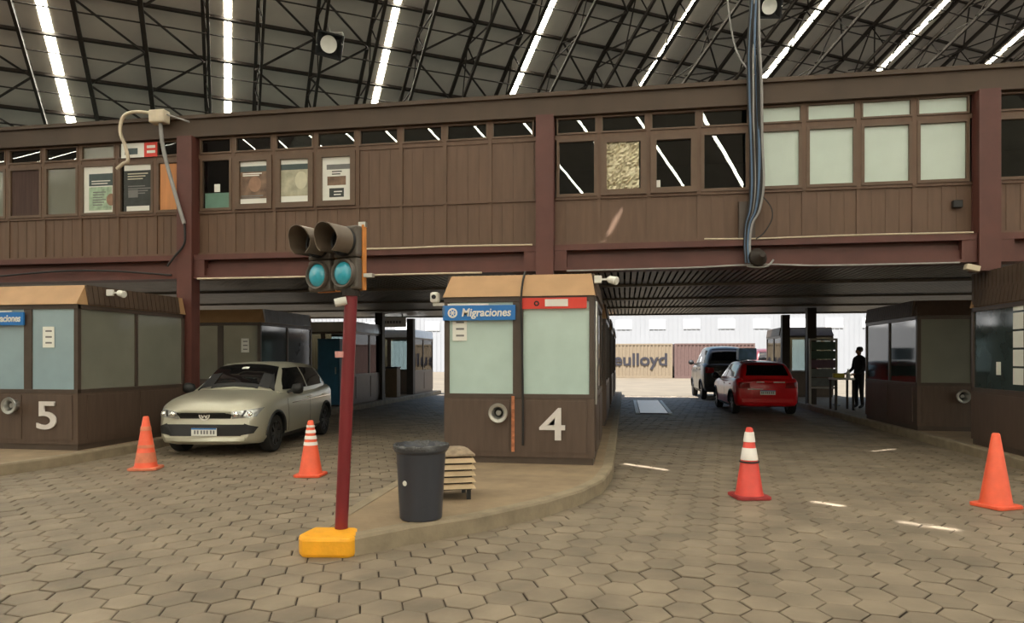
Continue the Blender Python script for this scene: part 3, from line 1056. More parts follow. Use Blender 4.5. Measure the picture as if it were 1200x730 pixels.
t = thing('conduit', 'cream looped conduit and box above the black notice poster', 'conduit', P(187, 137))
o = P(187, 137)
b = MB(); b.tube([P(*q) - o for q in ((137, 198), (144, 192), (150, 188), (147, 172), (141, 155), (143, 140), (150, 133), (162, 131), (178, 133))], 0.033, 10); b.build('loop_tube', CABLE_CREAM, t, smooth=60)
b = MB(); b.box(-0.17, 0.16, -0.1, 0.1, -0.13, 0.12); b.build('junction_box', CABLE_CREAM, t, bevel=0.03)
b = MB(); b.tube([P(*q) - o for q in ((188, 143), (189, 157), (191, 172), (195, 190), (201, 212), (209, 240), (216, 262))], 0.036, 10); b.build('drop_tube', CABLE_GREY, t, smooth=60)
b = MB(); b.tube([P(*q) - o for q in ((195, 134), (210, 139), (222, 143))], 0.016, 8); b.build('side_wire', CABLE_GREY, t, smooth=60)
b = MB(); b.tube([P(*q) - o for q in ((216, 262), (216, 285), (205, 300), (196, 312))], 0.02, 8); b.build('tail_wire', CABLE, t, smooth=60)

t = thing('cable_bundle', 'bundle of dark and blue cables hanging from roof to beam', 'cables', P(884, 312))
o = P(884, 312)
rr = random.Random(11)
top = P(884, -60)
for i in range(9):
    m_ = (CABLE, CABLE_BLUE, CABLE, CABLE_GREY, CABLE, CABLE_BLUE, CABLE, CABLE, CABLE_GREY)[i]
    dx = (i - 4) * 0.026
    pts = [P(886, -40) + Vector((dx * 0.5, -0.05 + 0.02 * i, 0)), P(883, 50) + Vector((dx * 0.9 + rr.uniform(-.02, .02), -0.05, 0)), P(884, 95) + Vector((dx, rr.uniform(-.06, .06), 0)), P(886, 165) + Vector((dx * 1.1 + rr.uniform(-.02, .02), 0, 0)), P(887, 215) + Vector((dx, 0, 0)), P(884, 245) + Vector((dx * 0.8, 0.02, 0)), P(878, 262) + Vector((dx * 0.5, 0.05, 0)), P(876, 285) + Vector((dx * 0.4, 0.05, 0)), P(877, 308) + Vector((dx * 0.4, 0.03, 0))]
    b = MB(); b.tube([p - o for p in pts], 0.016 + 0.004 * (i % 3), 8); b.build('cable', m_, t, smooth=60)
b = MB(); b.tube([p - o for p in (P(850, -20), P(858, 40), P(868, 70), P(884, 88))], 0.014, 8); b.build('stray_wire', CABLE_GREY, t, smooth=60)
b = MB(); b.tube([p - o for p in (P(888, 225), P(902, 240), P(905, 255), P(896, 272), P(886, 280))], 0.010, 8); b.build('stray_wire', CABLE, t, smooth=60)
b = MB(); b.box(-0.22, 0.04, 0.14, 0.22, 0.47, 1.10); b.build('cable_duct', BOOTH_DARK, t)
b = MB(); b.lathe([(0.04, 0.0), (0.14, 0.03), (0.15, 0.10), (0.05, 0.22)], 16, origin=(0.02, 0.02, 0.12), axis=(0.3, -0.8, 0.2)); b.build('horn', STEEL, t, smooth=40)
b = MB(); b.tube([(-0.12, -0.02, 0.0), (0.05, -0.02, -0.02), (0.2, -0.02, 0.0), (0.3, 0.0, 0.1)], 0.016, 8); b.build('tail_wire', CABLE_GREY, t, smooth=60)


def run(label, pts, r, m):
    o_ = Vector(pts[0])
    b_ = MB(); b_.tube([Vector(p) - o_ for p in pts], r, 8)
    tag(b_.build('cable_run', m, smooth=60, loc=o_), label, 'cable')


run('thin pale cable along the beam under the blank panels', [(-4.9, FY - 0.21, 3.54), (-4.0, FY - 0.21, 3.535), (-3.0, FY - 0.21, 3.545), (-1.6, FY - 0.21, 3.53)], 0.016, CABLE_CREAM)
run('thin pale cable along the beam under the paper covered windows', [(1.3, FY - 0.21, 3.55), (2.2, FY - 0.21, 3.53), (3.6, FY - 0.21, 3.545), (5.4, FY - 0.21, 3.535)], 0.013, CABLE_CREAM)
run('thin pale pipe along the lower edge of the beam behind the traffic light', [(-8.0, FY - 0.22, 3.06), (-6, FY - 0.22, 3.055), (-4, FY - 0.22, 3.06), (-2.5, FY - 0.22, 3.06)], 0.018, CABLE_CREAM)
run('thin grey pipe along the lower edge of the beam above the red car', [(-1.0, FY - 0.22, 3.06), (1.0, FY - 0.22, 3.07), (2.2, FY - 0.22, 3.10), (3.2, FY - 0.22, 3.06), (5.2, FY - 0.22, 3.06)], 0.016, CABLE_GREY)
run('dark cable drooping along the beam at the left', [(-12.5, FY - 0.24, 3.18), (-11, FY - 0.24, 3.26), (-9.8, FY - 0.24, 3.24), (-8.5, FY - 0.28, 3.13)], 0.02, CABLE)

# ------------------------------------------------------------------ traffic light
LENS = mat('turquoise_lens', (60, 176, 200), 0.15, var=0.15, scale=20, spec=0.7, coat=0.6)
HOUSE = mat('signal_housing', (92, 84, 76), 0.5, var=0.15)
VISOR = mat('signal_visor', (104, 90, 76), 0.45, var=0.12)
HOUSE_OR = mat('signal_backplate', (206, 132, 62), 0.5, var=0.2)
base = on_z(400, 619, 0.158)
topp = Vector((base.x + 0.085, base.y + 0.0, 2.09))
t = thing('traffic_light', 'maroon traffic light pole with two double signal heads', 'traffic light', base)
b = MB(); b.tube([(0, 0, 0), (topp - base)], 0.053, 20, smooth_path=False); pole = b.build('pole', MAROON_POLE, t, smooth=40)
b = MB(); b.lathe([(0.055, 1.42), (0.056, 1.42), (0.056, 1.47), (0.055, 1.47)], 20, origin=(0.006, 0, -0.02)); b.build('pole_band', mat('pale_red_band', (206, 150, 146), 0.5), pole)
b = MB(); b.lathe([(0.07, -0.03), (0.072, 0.05), (0.05, 0.08)], 16, origin=topp - base); b.box(-0.22, 0.16, 0.02, 0.06, 2.0, 2.04) if False else None; b.build('clamp', STEEL, t)
HY = math.radians(-19)     # heads face the viewer's left


def head(cx, dz=0.0):
    h = bpy.data.objects.new('signal_head', None)
    COL.objects.link(h)
    h.parent = t
    h.location = (cx[0], cx[1], cx[2])
    h.rotation_euler = (0, 0, HY)
    b_ = MB(); b_.box(-0.125, 0.125, 0, 0.09, 0, 0.255); b_.box(-0.125, 0.125, 0, 0.09, 0.26, 0.515); b_.build('housing', HOUSE, h, bevel=0.018)
    b_ = MB(); b_.box(0.122, 0.136, 0.065, 0.108, -0.005, 0.525); b_.box(-0.10, 0.128, 0.092, 0.11, -0.005, 0.525); b_.build('backplate', HOUSE_OR, h)
    for zz in (0.128, 0.388):
        b_ = MB(); b_.lathe([(0.085, 0.0), (0.118, 0.0), (0.122, 0.02), (0.112, 0.04), (0.10, 0.035)], 28, origin=(0, 0, zz), axis=(0, -1, 0), close=True); b_.build('lens_rim', BLACK if zz > 0.3 else HOUSE, h, smooth=40)
        b_ = MB(); b_.lathe([(0.102, 0.0), (0.10, 0.012), (0.08, 0.032), (0.05, 0.045), (0.0, 0.05)], 28, origin=(0, 0, zz), axis=(0, -1, 0))
        l_ = b_.build('lens', LENS if zz < 0.3 else BLACK, h, smooth=50)
        l_['label'] = 'turquoise lower lens' if zz < 0.3 else 'dark upper lens inside its visor'
    b_ = MB()
    n, L = 30, 0.26
    vs, fs = [], []
    for rad in (0.120, 0.113):
        for yy in (-0.03, -L):
            for k in range(n + 1):
                a_ = math.radians(-60) + math.radians(300) * k / n
                vs.append((rad * math.cos(a_), yy * (1.0 if yy > -0.1 else (0.82 + 0.18 * max(0, math.sin(a_)))), 0.388 + rad * math.sin(a_)))
    m_ = n + 1
    for k in range(n):
        fs += [(k, k + 1, m_ + k + 1, m_ + k), (2 * m_ + k, 3 * m_ + k, 3 * m_ + k + 1, 2 * m_ + k + 1), (m_ + k, m_ + k + 1, 3 * m_ + k + 1, 3 * m_ + k)]
    b_.add(vs, fs)
    b_.build('visor', VISOR, h, smooth=40)
    return h


rel_top = topp - base
head((rel_top.x - 0.035, -0.05, rel_top.z + 0.02))
head((rel_top.x - 0.035 - 0.265, 0.04, rel_top.z + 0.02))
b = MB(); b.tube([(rel_top.x - 0.02, -0.04, rel_top.z - 0.07), (rel_top.x - 0.11, -0.07, rel_top.z - 0.09)], 0.035, 12, smooth_path=False); b.build('small_lamp', WHITE, t, smooth=40)
b = MB(); b.box(rel_top.x + 0.11, rel_top.x + 0.19, -0.03, 0.03, rel_top.z + 0.12, rel_top.z + 0.15); b.box(rel_top.x + 0.07, rel_top.x + 0.13, -0.02, 0.02, rel_top.z + 0.53, rel_top.z + 0.57); b.build('fixing', METAL, t)

# ------------------------------------------------------------------ rubbish bin and slatted box
BIN = mat('bin_plastic', (54, 56, 64), 0.38, var=0.1, scale=3, streak=(3, 3, 0.4))
BAG = mat('bin_bag', (70, 70, 72), 0.25, var=0.2, bump=0.8)
p = on_z(491, 609, 0.147)
p.y += 0.06
t = thing('rubbish_bin', 'tall black plastic rubbish bin on the island front', 'bin', p)
b = MB(); b.lathe([(0.17, 0.0), (0.185, 0.015), (0.215, 0.58), (0.235, 0.60), (0.24, 0.64), (0.225, 0.645), (0.205, 0.60), (0.17, 0.03), (0.0, 0.03)], 40); b.build('bucket', BIN, t, smooth=35)
rr = random.Random(2)
b = MB()
for ring, (r0, z0) in enumerate(((0.243, 0.615), (0.246, 0.632), (0.244, 0.652), (0.225, 0.655), (0.20, 0.57), (0.12, 0.50), (0.0, 0.50))):
    for k in range(40):
        a_ = 2 * math.pi * k / 40
        q = r0 + rr.uniform(-.004, .004)
        b.v.append((q * math.cos(a_), q * math.sin(a_), z0 + rr.uniform(-.006, .006)))
for ring in range(6):
    for k in range(40):
        b.f.append((ring * 40 + k, ring * 40 + (k + 1) % 40, (ring + 1) * 40 + (k + 1) % 40, (ring + 1) * 40 + k)); b.mi.append(0)
b.build('bag_liner', BAG, t, smooth=60)
b = MB(); b.lathe([(0.0, 0), (0.024, 0), (0.022, 0.012), (0.0, 0.014)], 12, origin=(-0.085, -0.175, 0.335), axis=(-0.4, -0.9, 0)); b.build('sticker', WHITE, t)

SLAT = mat('pale_slat', (196, 172, 138), 0.6, var=0.15, scale=6)
SLAT_TOP = mat('speckled_lid', (146, 128, 106), 0.8, var=0.3, scale=18, bump=0.5)
p = on_z(538, 586, 0.147)
t = thing('slatted_box', 'low box with pale slatted sides and a domed lid behind the bin', 'box', p, math.radians(22))
b = MB(); b.box(-0.27, 0.13, 0.0, 0.40, 0.10, 0.42); b.build('carcass', mat('box_inside', (60, 50, 42), 0.8), t)
for sx, sy in ((-0.24, 0.03), (0.10, 0.03), (-0.24, 0.37), (0.10, 0.37)):
    b = MB(); b.box(sx - 0.02, sx + 0.02, sy - 0.02, sy + 0.02, 0, 0.10); b.build('foot', BLACK, t)
for k in range(5):
    z0 = 0.115 + k * 0.064
    b = MB()
    vs = []
    o1, o2 = 0.035, 0.012
    for d_, zz in ((o1, z0), (o2, z0 + 0.045), (o2 - 0.02, z0 + 0.045), (o1 - 0.02, z0)):
        vs += [(-0.27 - d_, -d_, zz), (0.13 + d_, -d_, zz), (0.13 + d_, 0.40 + d_, zz), (-0.27 - d_, 0.40 + d_, zz)]
    fs = []
    for r_ in range(4):
        for q in range(4):
            fs.append((r_ * 4 + q, r_ * 4 + (q + 1) % 4, ((r_ + 1) % 4) * 4 + (q + 1) % 4, ((r_ + 1) % 4) * 4 + q))
    b.add(vs, fs)
    b.build('slat', SLAT, t)
b = MB()
rings = [(0.0, 0.43), (0.0, 0.455), (0.05, 0.48), (0.11, 0.497)]
vs = []
for d_, zz in rings:
    d_ -= 0.03
    vs += [(-0.27 + d_, d_, zz), (0.13 - d_, d_, zz), (0.13 - d_, 0.40 - d_, zz), (-0.27 + d_, 0.40 - d_, zz)]
fs = [(3, 2, 1, 0), (12, 13, 14, 15)]
for r_ in range(3):
    for q in range(4):
        fs.append((r_ * 4 + q, r_ * 4 + (q + 1) % 4, (r_ + 1) * 4 + (q + 1) % 4, (r_ + 1) * 4 + q))
b.add(vs, fs)
b.build('lid', SLAT_TOP, t, bevel=0.02)

# ------------------------------------------------------------------ traffic cones
CONE = mat('cone_orange', (236, 96, 62), 0.45, var=0.1, scale=8)
CONE_RED = mat('cone_red', (218, 74, 62), 0.45, var=0.1, scale=8)
CONE_W = mat('cone_white', (232, 226, 220), 0.4, var=0.06)
CONE_FADE = mat('cone_faded', (212, 120, 88), 0.6, var=0.2, scale=8)
CONE_BASE = mat('cone_base_red', (150, 44, 44), 0.6, var=0.2)


def cone(label, px, py, H, m, bands, base_m, bw=0.2, collar=False, rz=0.0):
    p_ = on_z(px, py, 0.0)
    p_ += Vector((p_.x, p_.y, 0)).normalized() * 0.10
    p_.z = 0.002
    t_ = thing('traffic_cone', label, 'traffic cone', p_, rz, 'traffic cones')
    r0, r1 = 0.145, 0.038
    zb = 0.035

    def rad(z):
        return r0 + (r1 - r0) * (z - zb) / (H - zb)
    b_ = MB()
    b_.prism([(bw, bw * 0.8), (bw * 0.8, bw), (-bw * 0.8, bw), (-bw, bw * 0.8), (-bw, -bw * 0.8), (-bw * 0.8, -bw), (bw * 0.8, -bw), (bw, -bw * 0.8)], 0, zb)
    b_.build('base', base_m, t_, bevel=0.008)
    b_ = MB()
    b_.lathe([(r0 + 0.012, zb), (r0, zb + 0.03), (r1, H - 0.012), (r1 - 0.01, H), (r1 - 0.016, H - 0.01), (0.0, H - 0.05)], 32)
    b_.build('body', m, t_, smooth=40)
    for z0, z1, bm_ in bands:
        b_ = MB(); b_.lathe([(rad(z0) + 0.001, z0), (rad(z0) + 0.005, z0 + 0.004), (rad(z1) + 0.005, z1 - 0.004), (rad(z1) + 0.001, z1)], 32); b_.build('reflective_band', bm_, t_, smooth=40)
    if collar:
        z_ = H * 0.50
        b_ = MB(); b_.lathe([(rad(z_) + 0.002, z_), (rad(z_) + 0.016, z_ + 0.004), (rad(z_) + 0.014, z_ + 0.018), (rad(z_ + .02), z_ + 0.02)], 28); b_.build('collar', BLACK, t_)


cone('faded orange cone in front of the silver car', 171, 551, 0.74, CONE, [(0.54, 0.60, CONE_FADE), (0.30, 0.345, CONE_FADE), (0.10, 0.24, CONE_FADE)], CONE_FADE, 0.19, rz=0.3)
cone('orange cone with three thin white bands beside the traffic light', 364, 559, 0.73, CONE, [(0.405, 0.45, CONE_W), (0.485, 0.53, CONE_W), (0.565, 0.605, CONE_W), (0.64, 0.67, CONE_W)], CONE, 0.18, rz=0.1)
cone('red cone with two wide white bands in the right lane', 878, 585, 0.78, CONE_RED, [(0.42, 0.555, CONE_W), (0.62, 0.73, CONE_W)], CONE_BASE, 0.19, collar=True, rz=0.2)
cone('plain orange cone near the right edge', 1167, 596, 0.77, CONE, [], CONE, 0.18, rz=0.5)

# ------------------------------------------------------------------ cars


def hermite(xs, ys, x):
    xs, ys = list(xs), list(ys)
    x = min(max(x, xs[0]), xs[-1])
    i = max(0, min(len(xs) - 2, int(np.searchsorted(xs, x) - 1)))
    d = [(ys[k + 1] - ys[k]) / (xs[k + 1] - xs[k]) for k in range(len(xs) - 1)]

    def tan(k):
        if k == 0:
            return d[0]
        if k == len(xs) - 1:
            return d[-1]
        return 0 if d[k - 1] * d[k] <= 0 else 2 * d[k - 1] * d[k] / (d[k - 1] + d[k])
    h = xs[i + 1] - xs[i]
    s = (x - xs[i]) / h
    return (2 * s ** 3 - 3 * s * s + 1) * ys[i] + (s ** 3 - 2 * s * s + s) * h * tan(i) + (3 * s * s - 2 * s ** 3) * ys[i + 1] + (s ** 3 - s * s) * h * tan(i + 1)


def make_car(label, cat, loc, rz, paint, sx=1.0, sy=1.0, sz=1.0, boxy=0.0, dark_glass=True, extras=None, plate_side='front', group=None):
    t_ = thing('car', label, cat, loc, rz, group)
    # lower body: stations along x (forward = +x)
    X = [-2.03, -1.97, -1.75, -1.3, -0.5, 0.3, 0.95, 1.35, 1.75, 1.95, 2.03]
    HW = [0.74, 0.80, 0.85, 0.872, 0.875, 0.875, 0.872, 0.868, 0.84, 0.78, 0.70]
    ZB_ = [0.34, 0.25, 0.22, 0.19, 0.18, 0.18, 0.18, 0.18, 0.18, 0.20, 0.25]
    ZS_ = [0.86, 0.96, 1.00, 1.00, 0.97, 0.95, 0.94, 0.90, 0.83, 0.74, 0.64]
    ZC_ = [0.88, 0.98, 1.02, 1.02, 1.00, 0.99, 1.02, 0.985, 0.92, 0.83, 0.70]
    st = np.concatenate([np.linspace(-2.03, -1.7, 8), np.linspace(-1.6, 1.6, 34), np.linspace(1.68, 2.03, 10)])
    b_ = MB()
    rows = []
    for x_ in st:
        w, zb, zs, zc = (hermite(X, a, x_) for a in (HW, ZB_, ZS_, ZC_))
        half = [(0.0, zb), (0.6 * w, zb), (0.90 * w, zb + 0.02), (0.975 * w, zb + 0.10), (w, zb + (zs - zb) * 0.45), (0.995 * w, zb + (zs - zb) * 0.68), (0.985 * w, zs - 0.10), (0.95 * w, zs - 0.03), (0.88 * w, zs + 0.012), (0.74 * w, zs + (zc - zs) * 0.55 + 0.012), (0.5 * w, zs + (zc - zs) * 0.85 + .005), (0.25 * w, zc), (0.0, zc)]
        row = []
        for y_, z_ in half + [(-y_, z_) for y_, z_ in half[-2:0:-1]]:
            k = (abs(y_) / 0.86) ** 2.2
            bow = 0.0
            if x_ > 1.3:
                bow = 0.17 * k * ((x_ - 1.3) / 0.73)
            elif x_ < -1.4:
                bow = -0.10 * k * ((-1.4 - x_) / 0.63)
            row.append(((x_ - bow) * sx, y_ * sy, z_ * sz))
        rows.append(row)
    n = len(rows[0])
    vs = [p_ for r_ in rows for p_ in r_]
    fs = [(i * n + k, i * n + (k + 1) % n, (i + 1) * n + (k + 1) % n, (i + 1) * n + k) for i in range(len(rows) - 1) for k in range(n)]
    fs += [tuple(range(n))[::-1], tuple((len(rows) - 1) * n + k for k in range(n))]
    b_.add(vs, fs)
    body = b_.build('body', paint, t_, smooth=38)
    AX = (1.22 * sx, -1.34 * sx)
    R_ = 0.31 * min(1.12, sz)
    cut = MB()
    for ax in AX:
        for sgn in (-1, 1):
            cut.lathe([(R_ * 1.16, 0), (R_ * 1.16, 0.26)], 36, origin=(ax, sgn * 0.66 * sy, R_), axis=(0, sgn, 0))
    cm = cut.build('cutter', BLACK, t_)
    mod = body.modifiers.new('arch', 'BOOLEAN')
    mod.operation = 'DIFFERENCE'
    mod.solver = 'EXACT'
    mod.object = cm
    try:
        mod.material_mode = 'TRANSFER'
    except Exception:
        pass
    dg = bpy.context.evaluated_depsgraph_get()
    new = bpy.data.meshes.new_from_object(body.evaluated_get(dg))
    body.modifiers.clear()
    body.data = new
    bpy.data.objects.remove(cm)
    # greenhouse
    GX = [-1.93, -1.72 - 0.1 * boxy, -1.35 - 0.3 * boxy, -0.6, 0.10, 0.35, 0.65, 0.98]
    GT = [1.02, 1.22 + 0.12 * boxy, 1.415, 1.465, 1.45, 1.40, 1.235, 1.01]
    GB = [0.66, 0.72, 0.80, 0.82, 0.82, 0.82, 0.81, 0.76]
    GW = [0.60, 0.585, 0.575, 0.585, 0.58, 0.575, 0.60, 0.66]
    b_ = MB()
    rows = []
    for x_ in np.linspace(-1.93, 0.98, 48):
        zt, yb2, yt = (hermite(GX, a, x_) for a in (GT, GB, GW))
        zb2 = 0.93
        half = [(0, zb2), (yb2, zb2), (yb2, 0.97), (yb2 + (yt - yb2) * 0.5 + 0.018, 0.97 + (zt - 0.97) * 0.5), (yt + 0.02, zt - 0.05), (yt - 0.05, zt - 0.005), (0.5 * yt, zt + 0.02), (0, zt + 0.028)]
        row = []
        for y_, z_ in half + [(-y_, z_) for y_, z_ in half[-2:0:-1]]:
            c = 0.07 * (abs(y_) / 0.6) ** 2
            xx = x_ - (c if x_ > 0.1 else 0)
            row.append((xx * sx, y_ * sy, max(z_, zb2) * sz))
        rows.append(row)
    n = len(rows[0])
    b_.add([p_ for r_ in rows for p_ in r_], [(i * n + k, i * n + (k + 1) % n, (i + 1) * n + (k + 1) % n, (i + 1) * n + k) for i in range(len(rows) - 1) for k in range(n)] + [tuple(range(n))[::-1], tuple((len(rows) - 1) * n + k for k in range(n))])
    cabin = b_.build('cabin', paint, t_, smooth=42)

    def tree(o_):
        bm = bmesh.new(); bm.from_mesh(o_.data); r_ = BVHTree.FromBMesh(bm); bm.free(); return r_
    tb, tcab = tree(body), tree(cabin)

    def patch(name, m_, bvh, axis, sgn, quad, nu=14, nv=8, off=0.008, parent=t_):
        """project a four-cornered outline along an axis on the shell and give it thickness."""
        b2 = MB()
        outer, inner_ = [], []
        for j in range(nv + 1):
            for i in range(nu + 1):
                u_, v_ = i / nu, j / nv
                q0 = (1 - u_) * np.array(quad[0]) + u_ * np.array(quad[1])
                q1 = (1 - u_) * np.array(quad[3]) + u_ * np.array(quad[2])
                q = (1 - v_) * q0 + v_ * q1
                if axis == 'x':
                    o_, d_ = Vector((sgn * 4, q[0] * sy, q[1] * sz)), Vector((-sgn, 0, 0))
                elif axis == 'y':
                    o_, d_ = Vector((q[0] * sx, sgn * 3, q[1] * sz)), Vector((0, -sgn, 0))
                else:
                    o_, d_ = Vector((q[0] * sx, q[1] * sy, 4)), Vector((0, 0, -1))
                h_ = bvh.ray_cast(o_, d_)
                if h_[0] is None:
                    h_ = bvh.find_nearest(o_ + d_ * (2.2 if axis == 'x' else 2.15))
                pt, nr = h_[0], h_[1]
                if nr.dot(d_) > 0:
                    nr = -nr
                nr = (nr - d_).normalized()
                outer.append(pt + nr * off)
                inner_.append(pt - nr * 0.015)
        m1 = len(outer)
        fs2 = []
        for j in range(nv):
            for i in range(nu):
                a_ = j * (nu + 1) + i
                fs2.append((a_, a_ + 1, a_ + nu + 2, a_ + nu + 1))
        rim = [i for i in range(nu + 1)] + [j * (nu + 1) + nu for j in range(1, nv + 1)] + [nv * (nu + 1) + i for i in range(nu - 1, -1, -1)] + [j * (nu + 1) for j in range(nv - 1, 0, -1)]
        for a_, c_ in zip(rim, rim[1:] + rim[:1]):
            fs2.append((a_, c_, m1 + c_, m1 + a_))
        b2.add(outer + inner_, fs2)
        return b2.build(name, m_, parent, smooth=35)

    gm = CARGLASS
    patch('windscreen', gm, tcab, 'z', 1, [(0.30, 0.53), (0.30, -0.53), (0.87, -0.66), (0.87, 0.66)], 16, 10, 0.010)
    patch('rear_window', gm, tcab, 'x', -1, [(-0.56, 1.08), (0.56, 1.08), (0.48, 1.36), (-0.48, 1.36)], 16, 10)
    patch('cowl', BLACKP, tcab, 'z', 1, [(0.86, 0.67), (0.86, -0.67), (0.935, -0.65), (0.935, 0.65)], 16, 2, 0.02)
    for sg in (1, -1):
        patch('side_window', gm, tcab, 'y', sg, [(0.72, 1.01), (-0.34, 1.02), (-0.34, 1.39), (0.27, 1.375)], 12, 8)
        patch('side_window', gm, tcab, 'y', sg, [(-0.42, 1.02), (-1.48 - 0.2 * boxy, 1.05), (-1.22 - 0.3 * boxy, 1.355), (-0.42, 1.39)], 12, 8)
        patch('door_line', BLACK, tb, 'y', sg, [(-0.375, 0.30), (-0.385, 0.30), (-0.385, 0.94), (-0.375, 0.94)], 1, 8, 0.002)
        patch('door_line', BLACK, tb, 'y', sg, [(0.70, 0.30), (0.69, 0.30), (0.74, 0.92), (0.75, 0.92)], 1, 8, 0.002)
        for hx in (-0.20, -1.08):
            patch('door_handle', paint, tb, 'y', sg, [(hx, 0.82), (hx - 0.17, 0.825), (hx - 0.17, 0.85), (hx, 0.845)], 4, 2, 0.022)
        patch('sill_trim', BLACKP, tb, 'y', sg, [(0.86, 0.20), (-0.98, 0.20), (-0.98, 0.27), (0.86, 0.27)], 12, 2, 0.008)
        # mirror
        b2 = MB()
        b2.lathe([(0.03, -0.10), (0.085, -0.06), (0.10, 0.02), (0.085, 0.08), (0.02, 0.11)], 14, origin=(0.58 * sx, sg * 0.965 * sy, 1.02 * sz), axis=(0, sg, 0.15))
        mr_ = b2.build('mirror', BLACKP, t_, smooth=60)
        b2 = MB(); b2.bar((0.60 * sx, sg * 0.80 * sy, 0.96 * sz), (0.58 * sx, sg * 0.92 * sy, 1.0 * sz), 0.05); b2.build('mirror_arm', BLACKP, mr_)
        # arch cladding
        for ax in AX:
            b2 = MB()
            pts = []
            for k in range(19):
                a_ = math.pi * k / 18
                xx, zz = ax + R_ * 1.2 * math.cos(a_), R_ + R_ * 1.2 * math.sin(a_) * 0.99
                h_ = tb.ray_cast(Vector((xx, sg * 3, max(zz, 0.24))), Vector((0, -sg, 0)))
                yy = h_[0].y if h_[0] is not None and abs(h_[0].y) > 0.6 * sy else sg * 0.85 * sy
                pts.append((xx, yy, max(zz, 0.21)))
            b2.tube(pts, 0.026, 6, smooth_path=False)
            b2.build('arch_trim', BLACKP, t_, smooth=60)
    # wheels
    for ax in AX:
        for sg in (1, -1):
            y0 = sg * (0.845 * sy)
            b2 = MB()
            b2.lathe([(R_ * 0.64, -0.19), (R_ * 0.95, -0.19), (R_, -0.165), (R_, -0.03), (R_ * 0.95, -0.004), (R_ * 0.66, 0.0), (R_ * 0.64, -0.02)], 36, origin=(ax, y0, R_), axis=(0, sg, 0), close=True)
            wh = b2.build('wheel', TYRE, t_, smooth=35)
            b2 = MB()
            b2.lathe([(R_ * 0.64, -0.18), (R_ * 0.66, -0.01), (R_ * 0.60, -0.012), (R_ * 0.57, -0.05), (R_ * 0.2, -0.06), (0.0, -0.06)], 30, origin=(ax, y0, R_), axis=(0, sg, 0))
            for k in range(8):
                a_ = 2 * math.pi * k / 8
                b2.bar((ax + 0.03 * math.cos(a_), y0 - sg * 0.03, R_ + 0.03 * math.sin(a_)), (ax + R_ * 0.62 * math.cos(a_), y0 - sg * 0.018, R_ + R_ * 0.62 * math.sin(a_)), 0.045, 0.03, up=(0, 1, 0))
            b2.lathe([(0.0, -0.015), (0.04, -0.015), (0.05, -0.05)], 14, origin=(ax, y0, R_), axis=(0, sg, 0))
            b2.build('rim', RIM, wh, smooth=35)
    # front
    patch('grille', BLACKP, tb, 'x', 1, [(-0.40, 0.605), (0.40, 0.605), (0.44, 0.70), (-0.44, 0.70)], 16, 4, 0.008)
    patch('lower_grille', BLACKP, tb, 'x', 1, [(-0.56, 0.335), (0.56, 0.335), (0.66, 0.515), (-0.66, 0.515)], 20, 6, 0.008)
    for sg in (1, -1):
        patch('fog_pocket', BLACKP, tb, 'x', 1, [(sg * 0.50, 0.335), (sg * 0.74, 0.375), (sg * 0.79, 0.47), (sg * 0.62, 0.53)], 8, 5, 0.010)
    patch('bumper_lip', paint, tb, 'x', 1, [(-0.62, 0.26), (0.62, 0.26), (0.64, 0.315), (-0.64, 0.315)], 20, 2, 0.02)
    for sg in (1, -1):
        hl = patch('headlight', HEADL, tb, 'x', 1, [(sg * 0.42, 0.60), (sg * 0.77, 0.635), (sg * 0.82, 0.765), (sg * 0.44, 0.715)], 12, 6, 0.010)
        patch('headlight_rim', BLACKP, tb, 'x', 1, [(sg * 0.58, 0.64), (sg * 0.61, 0.643), (sg * 0.64, 0.735), (sg * 0.61, 0.73)], 3, 4, 0.016, hl)
        for hy in (0.50, 0.69):
            h_ = tb.ray_cast(Vector((4, sg * hy * sy, 0.675 * sz)), Vector((-1, 0, 0)))
            if h_[0] is not None:
                b2 = MB(); b2.lathe([(0.0, 0.0), (0.042, 0.0), (0.038, 0.02), (0.0, 0.03)], 16, origin=h_[0], axis=(1, 0, 0.1)); b2.build('headlight_bulb', CHROME, hl, smooth=50)
        patch('tail_light', TAIL, tb, 'x', -1, [(sg * 0.46, 0.74), (sg * 0.76, 0.74), (sg * 0.76, 0.90), (sg * 0.48, 0.88)], 8, 5, 0.010)
    for sgn, zc in ((1, 0.40), (-1, 0.62)):
        h_ = tb.ray_cast(Vector((sgn * 4, 0, zc * sz)), Vector((-sgn, 0, 0)))
        if h_[0] is None:
            continue
        xx = h_[0].x + sgn * 0.012
        b2 = MB(); b2.box(min(xx, xx + sgn * 0.012), max(xx, xx + sgn * 0.012), -0.20, 0.20, zc * sz - 0.06, zc * sz + 0.06)
        pl = b2.build('number_plate', PAPER, t_)
        b2 = MB()
        xs2 = sorted((xx + sgn * 0.0125, xx + sgn * 0.0145))
        for k in range(7):
            y0 = -0.155 + k * 0.046 + (0.012 if k > 1 else 0) + (0.012 if k > 4 else 0)
            b2.box(xs2[0], xs2[1], y0, y0 + 0.026, zc * sz - 0.032, zc * sz + 0.026)
        b2.build('plate_characters', INK, pl)
        b2 = MB(); b2.box(xs2[0], xs2[1], -0.20, 0.20, zc * sz + 0.038, zc * sz + 0.06); b2.build('plate_band', BLUE_SIGN, pl)
    patch('rear_bumper_trim', BLACKP if not extras or 'redbumper' not in extras else paint, tb, 'x', -1, [(-0.66, 0.36), (0.66, 0.36), (0.68, 0.45), (-0.68, 0.45)], 14, 3, 0.012)
    patch('roof_line', BLACKP, tcab, 'x', -1, [(-0.5, 1.385), (0.5, 1.385), (0.5, 1.40), (-0.5, 1.40)], 10, 1, 0.01)
    return t_, tb, tcab, patch


